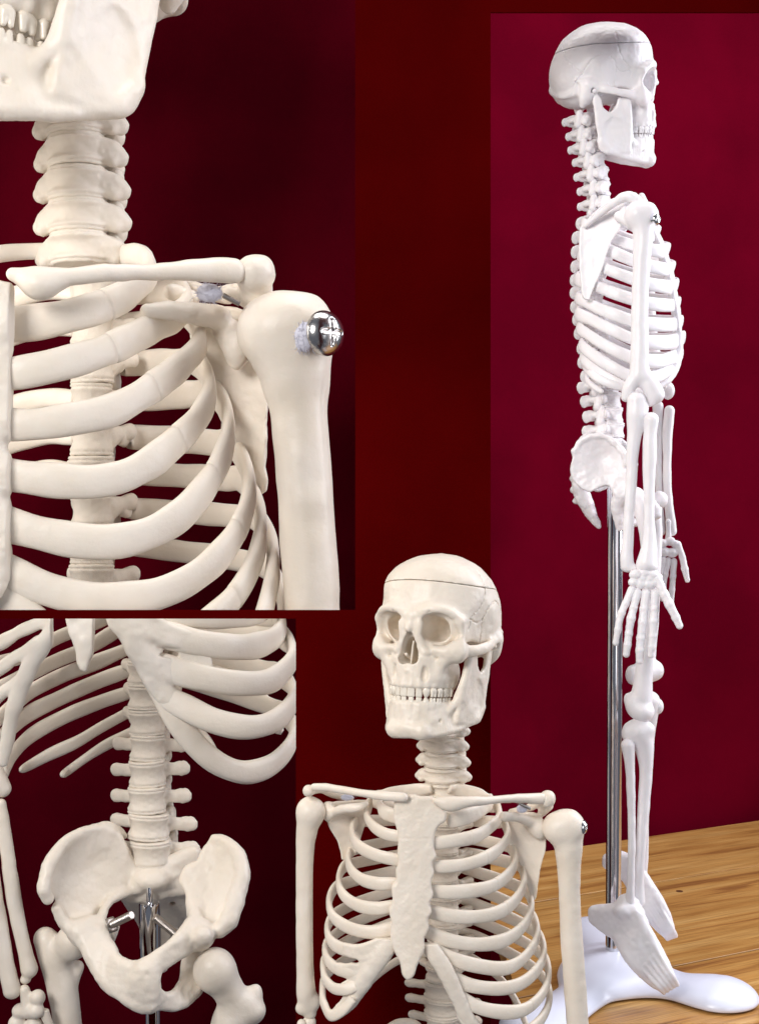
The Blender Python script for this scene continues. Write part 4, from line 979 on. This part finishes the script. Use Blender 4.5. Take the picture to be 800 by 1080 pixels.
    # forearm and hand at the left edge
    bone(vw, 'humerus', [(-12, 780, -30), (-8, 808, -30), (-2, 826, -30), (3, 832, -30)], [10, 10, 11, 9], M, r, h=1.3, k=5)
    bone(vw, 'ulna', [(1, 848, -34), (4, 870, -34), (8, 900, -34), (13, 935, -34), (20, 975, -34), (27, 1005, -34), (31, 1022, -34)], [6, 6.5, 7, 7.8, 7.5, 7.5, 9], M, r, h=1.1, extra=[([(27, 1033, -34)], (6, 5, 6))])
    bone(vw, 'radius', [(-8, 900, -40), (-5, 940, -40), (0, 975, -40), (5, 1005, -40), (9, 1028, -40), (13, 1044, -40)], [6, 7, 8, 8, 8.5, 9.5], M, r, h=1.1, label='outer forearm bone')
    hn = bone(vw, 'hand', [(26, 1044, -38), (28, 1055, -38), (30, 1066, -38)], [5.5, 6, 8], M, r, extra=[([(40, 1052, -40)], (8, 8, 8)), ([(38, 1066, -42)], (9, 8, 8)), ([(22, 1066, -36)], (9, 8, 8)), ([(18, 1080, -36)], (9, 9, 8)), ([(36, 1082, -36)], (9, 9, 8))], k=2.5, h=1.0, label='wrist bones')
    for a, b, c_, d_ in ((46, 1066, 60, 1100), (40, 1084, 44, 1130), (28, 1086, 30, 1135), (18, 1088, 16, 1130)):
        v = Vox((a - 30, 1050, -70), (c_ + 30, 1150, -10), 1.1); v.chain(P((a, b, -38), ((a + c_) / 2, (b + d_) / 2, -38), (c_, d_, -38)), [5.5, 4.3, 5.2], 0); vox_part(vw, 'finger', v, M, hn)
    # steel bolts in the hip sockets
    def bolt(a, b, rad, nut):
        A, B = np.array(vw.at(*a)), np.array(vw.at(*b)); ln = np.linalg.norm(B - A); s = vw.s; pr = []; n = int(ln / (s * 1.5))
        for i in range(n * 2 + 1): pr.append((rad * s * (1.0 if i % 2 else .84), ln * i / (n * 2)))
        ob = lathe('bolt', A, B - A, pr, STEEL, pv, n=20)
        if nut is not None: lathe('nut', A + (B - A) * nut, B - A, [(rad * 1.5 * s, -.0045), (rad * 2.05 * s, -.0035), (rad * 2.05 * s, .0035), (rad * 1.5 * s, .0045)], STEEL, ob, n=6, smooth=False)
    bolt((106, 981, -6), (139, 965, -34), 4.3, .33); bolt((190, 989, -30), (163, 967, -40), 4.3, .12)
    return r
trim(close2(), 648, False)
def rod_close():
    vw = View(1.74)
    r = root('support_rod', 'chrome rod with collar and top pin rising inside the pelvis', 'rod', vw.at(161, 1140, 20))
    up = (0.0, 0, 1)
    lathe('rod_sleeve', vw.at(158.7, 1025, 22), (-.012, 0, 1), [(.0118, 0), (.0142, .0004), (.0142, .0895), (.0135, .0925), (.0115, .0932)], CHROME, r)
    lathe('rod_shaft', vw.at(162, 1140, 22), (-.012, 0, 1), [(.0098, 0), (.0098, .16)], CHROME, r)
    lathe('rod_pin', vw.at(158, 956, 22), up, [(.0042, 0), (.0042, .028), (.0036, .0295)], CHROME, r)
rod_close(); print('close2', time.time() - T0)

# ------------------------------------------------------------------ whole skeleton in side view on its stand
def side():
    vw = View(1.575); M = OVERLIT; P = lambda *a: [vw.adj(x) for x in a]
    r = root('skeleton_model', 'complete skeleton in overexposed side view facing right, hanging on a chrome pole', 'skeleton model', vw.at(660, 1010, 0), 'views of the skeleton model')
    place_skull(vw, (635, 101, 0), 0.95, math.radians(86), M, TOOTH_OVERLIT, r, roll=math.radians(-11))
    nk = [(620, 128), (622, 142), (625, 156), (629, 170), (632, 185), (634, 200), (634, 216)]
    for i, (a, b) in enumerate(nk): vertebra(vw, 'cervical', a, b, 0, 12.3, 15.3, math.radians(84), M, r, tilt=0, depth=.9, lean=math.radians(-8 if i < 4 else 0))
    th = [(633, 231), (630, 246), (628, 261), (627, 276), (627, 290), (627, 304), (628, 318), (630, 332), (632, 347), (634, 362), (636, 377), (638, 392)]
    for a, b in th: vertebra(vw, 'thoracic', a, b, 0, 11, 15, math.radians(85), M, r, depth=.85)
    for a, b in [(641, 407), (644, 422), (646, 438), (647, 454), (645, 470)]: vertebra(vw, 'lumbar', a, b, 0, 14, 16, math.radians(85), M, r, depth=.95)
    ax = (661, 0)
    near = {1: [(626,230),(645,232),(665,237),(685,247)], 2: [(615,236),(630,244),(655,255),(675,261),(695,265)], 3: [(612,250),(630,259),(655,270),(675,278),(701,284)],
            4: [(611,268),(630,280),(655,290),(675,297),(705,303)], 5: [(609,290),(629,302),(655,312),(675,318),(708,322)], 6: [(609,311),(620,320),(645,331),(668,339),(690,342),(711,342)],
            7: [(609,327),(625,338),(645,348),(668,358),(690,361),(713,359)], 8: [(610,343),(623,355),(645,368),(668,378),(690,381),(711,376)], 9: [(612,362),(627,376),(645,387),(665,397),(688,398),(706,388)],
            10: [(614,376),(630,392),(650,404),(672,411),(694,406)]}
    for sgn in (-1, 1):
        for i, f in near.items():
            if i == 10 and sgn == 1: pass
            Wd = [0, 38, 52, 60, 66, 69, 71, 72, 72, 70, 66][i]; Q = []
            for a, b in f:
                x = np.clip((a - 661) / 54, -0.97, .97); a2 = a + (0 if sgn < 0 else 7); Q.append((a2, b - (0 if sgn < 0 else 3), sgn * Wd * math.sqrt(1 - x * x)))
            Q = [(630, f[0][1] - 9, sgn * 8), (616 if i > 1 else 628, f[0][1] - 5, sgn * 14)] + Q; hh = [3, 3.5] + [5.9 if q[0] < 660 else 6.4 if q[0] < 680 else 7.2 for q in Q[2:]]
            if i < 10: Q.append((f[-1][0] - 1, f[-1][1] - 1, sgn * 6)); hh.append(6.2)
            rib(vw, Q, hh, 2.3, M, r, ax, joint=.42 if sgn < 0 and i > 3 else None, seed=i, n=70, nsec=12)
        for f, H in (([(622,372,8),(616,381,22),(620,391,44),(636,402,62),(650,407,66),(658,409,66)], 4.4), ([(622,390,8),(618,399,22),(626,408,36),(636,414,44)], 3)):
            rib(vw, [(a + (0 if sgn < 0 else 6), b, sgn * c) for a, b, c in f], H, 2, M, r, ax, taper=(0, 6), n=40, nsec=12)
        v = Vox((670, 340, -60 if sgn < 0 else -8), (735, 425, 8 if sgn < 0 else 60), .9)
        v.chain([vw.adj((a, b, sgn * c)) for a, b, c in [(714,352,7),(713,372,12),(709,388,20),(702,400,30),(692,407,38),(682,410,44)]], [5.5, 6.5, 6.5, 5.5, 4.5, 3], 0)
        v.rough(.5, 6, 3); vox_part(vw, 'costal_cartilage', v, M, r)
    v = Vox((675, 235, -30), (730, 375, 30), .9)
    v.ribbon(P((686,242,-17),(694,260,-13),(702,285,-11),(708,310,-12),(712,335,-12),(714,358,-6)), P((689,242,17),(697,260,13),(705,285,11),(710,310,12),(714,335,12),(715,358,6)), [4.2]*6, 0, n=40)
    v.rough(.5, 5, 3); vox_part(vw, 'sternum', v, M, r)
    # shoulders and arms
    wf = lambda u, vv: -58 - 0.35 * (u - 612)
    for sgn in (-1, 1):
        v = Vox((600, 190, -110 if sgn < 0 else 30), (690, 330, -30 if sgn < 0 else 110), .9); off = 0 if sgn < 0 else 8
        w2 = (lambda u, vv: wf(u, vv)) if sgn < 0 else (lambda u, vv: -wf(u - 8, vv))
        pl = [(611,240),(619,231),(630,220),(643,210),(655,207),(660,218),(658,230),(654,241),(646,252),(640,267),(633,288),(625,306),(620,317),(616,315),(612.5,298),(610.5,268)]
        v.blade([tuple(vw.adj((a + off, b, float(w2(a + off, b))))[:2]) for a, b in pl], w2, lambda X, Y, d: 1.6 + 1.4 * np.exp(-np.abs(d) / 3), r=1.3, k=0, smooth=3)
        for Pp, Rr in [([(617,238,-62),(632,226,-72),(648,214,-84),(661,207,-92),(671,211,-94)], [2.5,3.2,4.2,5,5]), ([(652,228,-76),(662,232,-84)], [5,6.5]), ([(664,233,-86)], (4.5,8,5)), ([(658,222,-78),(672,222,-70),(682,226,-66)], [4,4,4])]:
            Q = vw.adj([(a + off, b, -sgn * c) for a, b, c in Pp])
            if len(Q) == 1: v.ell(Q[0], Rr, 3)
            else: v.chain(Q, Rr, 3)
        v.rough(.4, 6, 2); vox_part(vw, 'scapula', v, M, r)
        bone(vw, 'clavicle', [(668 + off, 207, sgn * 88), (676 + off * .5, 215, sgn * 62), (682, 229, sgn * 34), (686, 239, sgn * 12)], [4, 3.6, 3.6, 4.5], M, r, h=.9)
    h = bone(vw, 'humerus', [(676, 228, -96), (677.5, 245, -96), (676.5, 270, -96), (674.5, 310, -96), (674, 350, -96), (674, 375, -96), (674, 396, -96)], [12, 10, 8.8, 8.2, 8.6, 9, 9.5], M, r,
             extra=[([(671, 227, -94)], (12.5, 14, 13)), ([(682, 226, -97)], (10.5, 12, 11)), ([(672, 395, -96), (663, 409, -96), (659.5, 419, -94)], [7, 6.5, 5]), ([(677, 395, -96), (686, 409, -97), (690, 416, -97)], [8, 9.5, 9.5]), ([(668, 424, -92), (684, 424, -93)], [3, 5])], k=3.5, subs=[([(673, 414, -110), (673, 414, -80)], 3.4)])
    cross_screw(vw, (692.5, 231, -109), 6.2, (0.75, -0.65, 0.1), h, 'shiny cross-head screw in the shoulder'); tuft(vw, (688, 229, -106), 5, h, 60)
    bone(vw, 'ulna', [(671, 423, -99), (671, 440, -99), (668.5, 458, -99), (666.5, 478, -99), (665, 510, -99), (663, 540, -99), (661.5, 570, -99), (660.5, 590, -99), (661, 597, -99)], [9.5, 10, 7.2, 6.2, 5.6, 5.4, 5.6, 6.5, 6.5], M, r, extra=[([(676, 430, -99)], (7, 8, 7)), ([(667, 599, -99)], (6, 3.5, 6))])
    bone(vw, 'radius', [(686, 443, -104), (685, 455, -104), (684.5, 475, -104), (684, 505, -104), (684, 535, -104), (684, 560, -104), (683, 580, -104), (681, 594, -104)], [7.8, 6.6, 7.0, 6.0, 5.3, 5.8, 7.5, 9.5], M, r, extra=[([(676, 598, -104), (688, 598, -104)], [5, 5])])
    def finger(name, pts, R, par, w, off=0, h=.7, k=0):
        Q = vw.adj([(a, b, w + c) for a, b, c in pts]); v = Vox(Q.min(0) - 9, Q.max(0) + 9, h); v.chain(Q, R, 0)
        # knuckles
        n = len(Q)
        for q in range(1, n - 1): v.ell(Q[q], (R[q] * 1.05,) * 3, 1.5)
        for q in range(1, n - 1):
            d = Q[q + 1] - Q[q - 1]; d /= np.linalg.norm(d); m_ = Q[q] + d * R[q] * .55; px = np.cross(d, (0, 0, 1.0))
            v.chain([m_ - px * R[q] * 1.05 + (0, 0, -R[q] * .75), m_ + (0, 0, -R[q] * 1.15), m_ + px * R[q] * 1.05 + (0, 0, -R[q] * .75)], [.45, .45, .45], .5, 'sub')
        v.rough(.22, 3, 5); vox_part(vw, name, v, M, par)
    def hand(car, fs, th, w, lab):
        pts = P(*[(a, b, w) for a, b, c in car]); v = Vox(np.min(pts, 0) - 12, np.max(pts, 0) + 12, .7)
        for q, (a, b, c) in zip(pts, car): v.ell(q, (c, c * .85, c * .8), .8)
        v.rough(.4, 3, 5); hd = vox_part(vw, 'hand', v, M, r, lab)
        for f, R in fs: finger('finger', f, R, hd, w)
        finger('thumb', th[0], th[1], hd, w)
    hand([(670,606,6.5),(679,604,6.5),(687,606,6.5),(668,614,5.5),(675,616,6),(683,616,6.5),(690,614,6),(693,609,5),(676,610,6),(684,610,6)],
         [([(666,622,0),(659,637,-2),(655,646,-3),(651,664,-3),(648.7,678,-2)], [4.2,3.4,3.5,3.2,3.0]), ([(671.5,625,-1),(667.5,641,-3),(665,652,-4),(662.5,668,-4),(661,680,-4),(659.8,690,-3)], [4.4,3.6,4,3.6,3.6,3.3]),
          ([(680.5,626,-1),(678.6,642,-3),(677.2,656,-4),(675.3,673,-4),(674.2,686,-4),(673.8,697,-3)], [4.7,4.1,4.3,4,3.8,3.4]), ([(690,626,-1),(689.4,642,-3),(688.6,655,-4),(687.6,671,-4),(686.6,682,-4),(685.6,691,-3)], [4.7,4.0,4.2,3.8,3.6,3.1])],
         ([(692,610,0),(700,627,-4),(705,637,-5),(712,651,-5),(716,660,-5)], [5,4.2,4.4,3.8,3.4]), -106, 'near hand spread flat beside the pole')
    # far arm
    bone(vw, 'humerus', [(684, 226, 92), (684, 260, 92), (684, 330, 92), (690, 380, 92), (698, 405, 92)], [11, 8, 7.5, 8, 8], M, r, extra=[([(704, 412, 90)], (7.5, 10, 8)), ([(696, 408, 90)], (9, 10, 8))], h=1.1)
    bone(vw, 'ulna', [(693, 428, 88), (693.5, 450, 88), (694, 490, 88), (694.5, 530, 88), (696, 560, 88)], [6, 5, 4.2, 4.6, 6], M, r, h=1)
    bone(vw, 'radius', [(705.5, 433, 84), (703.5, 450, 84), (703, 480, 84), (703, 510, 84), (705, 535, 84), (708, 560, 84)], [6, 6, 5, 4.8, 5.2, 5.8], M, r, h=1)
    bone(vw, 'wrist_wire', [(704, 550, 80), (704.5, 562, 80), (704, 572, 80)], [3.2, 3, 4], M, r, h=.8)
    hand([(698,573,6),(706,571,6),(712,574,5.5),(700,582,6.5),(708,583,6.5),(714,580,5)],
         [([(694,586,0),(692,599,0),(690,612,0)], [3.2,3,3]), ([(699,590,0),(696,604,0),(693,618,0),(692,628,0)], [3.5,3.2,3,2.6]), ([(704,591,0),(701,606,0),(699,620,0),(698,632,0)], [3.6,3.2,3,2.6]), ([(710,592,0),(709,608,0),(708,622,0),(707.5,636,0)], [3.7,3.3,3.1,2.6])],
         ([(714,574,0),(719,588,-2),(721.5,600,-3),(724.3,612,-3)], [4,3.5,3.6,2.8]), 78, 'far hand seen behind the forearm')
    # pelvis
    v = Vox((590, 445, -75), (700, 575, 75), .95)
    for sgn in (-1, 1):
        off = 0 if sgn < 0 else 9; wf2 = lambda u, vv: sgn * (38 + 0.28 * (u - off - 610) - 8 * np.exp(-(((u - off - 630) / 15.) ** 2 + ((vv - 485) / 16.) ** 2)))
        pl = [(602,488),(607,470),(614,462),(624,457.5),(638,459),(650,468),(659,480),(660,498),(661,522),(650,524),(640,512),(632,514),(622,519),(610,513),(602,500)]
        v.blade([tuple(vw.adj((a + off, b, float(wf2(a + off, b))))[:2]) for a, b in pl], wf2, lambda X, Y, d: 2.3 + 1.2 * np.exp(-np.abs(d) / 3), r=2, k=3, smooth=3)
        v.chain([vw.adj((a + off, b, float(wf2(a + off, b)))) for a, b in [(605,475),(614,464),(624,460),(638,461),(650,470),(658,480),(660,490)]], [3,3,3,3,3.5,3.5,3], 3)
        v.chain(P(*[(a + off, b, sgn * c) for a, b, c in [(654,520,44),(650,532,40),(652,548,34),(653,557,30)]]), [7,6.5,5,3.5], 4)
        v.chain(P(*[(a + off, b, sgn * c) for a, b, c in [(660,520,44),(674,528,28),(684,538,8)]]), [7,5,5], 4)
        v.chain(P(*[(a + off, b, sgn * c) for a, b, c in [(653,552,30),(670,550,14),(684,544,5)]]), [4,3.5,4], 4)
    v.ribbon(P((620,470,-22),(612,490,-22),(611,509,-20),(614,523,-14),(621,538,-8),(627.5,552,-3)), P((620,470,22),(612,490,22),(611,509,20),(614,523,14),(621,538,8),(627.5,552,3)), [12,9,8,8,6.5,3.4], 5, n=40)
    v.chain(P((640,478,0),(622,486,0)), [13,12], 6); v.chain(P((616,532,0),(626,545,0),(630.5,555,0)), [5,3.4,2.6], 3)
    for a, b in ((603, 505), (603.5, 517), (607, 528)): v.ell(vw.adj((a, b, 0)), (3, 3.4, 6), 2.5)
    v.rough(.8, 7, 3); v.rough(.4, 3, 4); vox_part(vw, 'pelvis', v, M, r)
    # legs
    bone(vw, 'femur', [(676, 534, -48), (682, 560, -50), (684.5, 600, -50), (684, 640, -48), (681, 680, -46), (678, 715, -44), (676, 735, -43)], [9, 8.5, 8, 8, 8.4, 9.2, 11], M, r,
         extra=[([(670, 524, -46)], (10, 10, 10)), ([(668, 744, -42)], (9, 11.5, 10)), ([(677, 750, -44)], (12, 11, 14)), ([(661.5, 737, -36)], (4, 6, 5))], k=5, h=1)
    bone(vw, 'femur', [(688, 540, 36), (690, 560, 36), (689, 600, 36), (687, 650, 36), (683, 690, 36)], [9, 8, 7.5, 7.5, 8.5], M, r,
         extra=[([(695, 527, 34)], (9, 9.5, 9)), ([(666.5, 712, 34)], (7.5, 11, 9)), ([(680, 708, 34)], (13, 14, 14)), ([(690, 707, 34)], (9.5, 11, 10)), ([(693, 745, 38)], (6.5, 9, 8))], k=4, h=1, label='far thigh bone')
    bone(vw, 'tibia', [(673, 772, -44), (678, 785, -44), (680.5, 803, -44), (679, 840, -44), (676, 880, -44), (674, 910, -44), (672.5, 935, -44), (672, 950, -44)], [14, 10.5, 7.6, 6.3, 5.6, 5.3, 6, 7.5], M, r,
         extra=[([(664, 770, -40), (682, 769, -48)], [7.5, 7.5]), ([(664, 775, -44)], (8, 10, 9))], k=4, h=1)
    bone(vw, 'fibula', [(661.5, 786, -52), (663, 800, -52), (665, 840, -53), (665.7, 880, -53), (665, 920, -53), (664, 945, -53), (663.5, 960, -53)], [7, 5.6, 4.3, 4, 4, 4.6, 5.5], M, r, h=.9)
    bone(vw, 'tibia', [(684, 740, 38), (683, 770, 40), (681, 820, 42), (679.5, 870, 44), (679, 900, 45), (676, 925, 46)], [12, 8, 5.5, 4.4, 4.6, 6], M, r, h=1, label='far shin bone')
    def foot(up, lo, w0, w1, lab, heel):
        n = len(up); ws = [w0 + (w1 - w0) * i / (n - 1) for i in range(n)]; v = Vox((610, 890, min(w0, w1) - 24), (735, 1070, max(w0, w1) + 24), .85)
        v.ribbon(P(*[(a, b, w) for (a, b), w in zip(up, ws)]), P(*[(a, b, w) for (a, b), w in zip(lo, ws)]), [6, 7.4] + [6.8] * (n - 4) + [4.6, 2.6], 0, n=n * 9)
        for q in heel: v.ell(vw.adj(q[0]), q[1], 4)
        # metatarsal rays and toes
        (ua, ub), (la, lb) = up[-1], lo[-1]; um, lm = up[-4], lo[-4]
        for t in (0, .25, .5, .75, 1):
            a0 = (um[0] + (lm[0] - um[0]) * t, um[1] + (lm[1] - um[1]) * t, ws[-4] - 3.5); a1 = (ua + (la - ua) * t, ub + (lb - ub) * t, w1 - 2.5)
            d = np.array(a1[:2], float) - np.array(a0[:2], float); d /= np.linalg.norm(d); ln = 4.2 + 3 * (1 - t)
            v.chain(P(a0, ((a0[0] + a1[0]) / 2, (a0[1] + a1[1]) / 2, (a0[2] + a1[2]) / 2 - 1.2), a1, (a1[0] + d[0] * ln, a1[1] + d[1] * ln, w1)), [2.5, 2.2, 2.7, 2.1], .8)
        v.rough(.4, 4, 6); vox_part(vw, 'foot', v, M, r, lab)
    foot([(626,961),(640,961),(657,959),(672,966),(679,980),(689,998),(700,1014),(710,1032)], [(626,969),(638,977),(650,986),(656,996),(662,1006),(672,1019),(685,1034),(697,1044)], -34, -92, 'near foot pointing down to the right', [((662, 952, -46), (12, 9, 12)), ((657, 961, -56), (9, 7, 7)), ((668, 962, -52), (11, 8, 11))])
    foot([(640,906),(650,904),(663,908),(675,922),(685,937),(694,952),(703,966),(709,981)], [(640,911),(650,916),(660,924),(668,938),(675,949),(683,963),(692,976),(701,987)], 62, 18, 'far foot behind the pole', [((668, 915, 52), (11, 9, 11))])
side(); print('side', time.time() - T0)
def stand():
    vw = View(1.575)
    def gz(u, v, z): d = F * (-z) / (v - 540); return np.array(((u - 400) / F * d, d + CAMY, z))
    hub = gz(646, 1010, HT + .026)
    r = root('display_stand', 'smooth white footed base carrying the chrome pole, standing on the wooden table', 'stand', (hub[0], hub[1], HT))
    tips = [gz(757, 1037, HT + .02), gz(566, 1068, HT + .02), gz(625, 969, HT + .02)]
    lo = np.min([t for t in tips], 0) - .06; hi = np.max([t for t in tips], 0) + .06; lo[2] = HT - .004; hi[2] = HT + .07
    k = 1000.0; v = Vox(lo * k, hi * k, 1.7)
    H = np.array((hub[0], hub[1], HT + .002)) * k
    X, Y, Z = v.grid()
    for t, rr in zip(tips, (46, 42, 36)):
        T = np.array((t[0], t[1], HT + .002)) * k; d = T - H
        v.chain([H, H + d * .35, H + d * .7, T], [46, 34, rr * .8, rr], 26, sc=(1, 1, .52))
    v.ell(H + (0, 0, 12), (30, 30, 12), 14); v.chain([H + (0, 0, 6), H + (0, 0, 16)], [13, 12], 6)
    v.f = np.maximum(v.f, (HT + .001) * k - Z).astype(np.float32)
    v.blur(5); v.f = np.maximum(v.f, (HT + .001) * k - Z).astype(np.float32)
    V, Q = v.mesh(); part('stand_base', V / k, Q, BASE, r)
    top = vw.at(648.5, 500, hub[1] * 0 + (hub[1] - CAMY - 1.575) / vw.s)
    b = np.array(hub) + (0, 0, -.004); a = np.array((top[0], top[1], top[2])); ax = a - b; ln = np.linalg.norm(ax)
    lathe('pole', b, ax, [(.0090, 0), (.0090, ln)], CHROME, r)
    lathe('pole_pin', vw.at(640.5, 556, 4), (0, 0, 1), [(.0008, 0), (.0008, .045)], CHROME, r, n=10)
stand(); print('stand', time.time() - T0)

print('built', time.time() - T0, sum(len(o.data.polygons) for o in bpy.data.objects if o.type == 'MESH'))
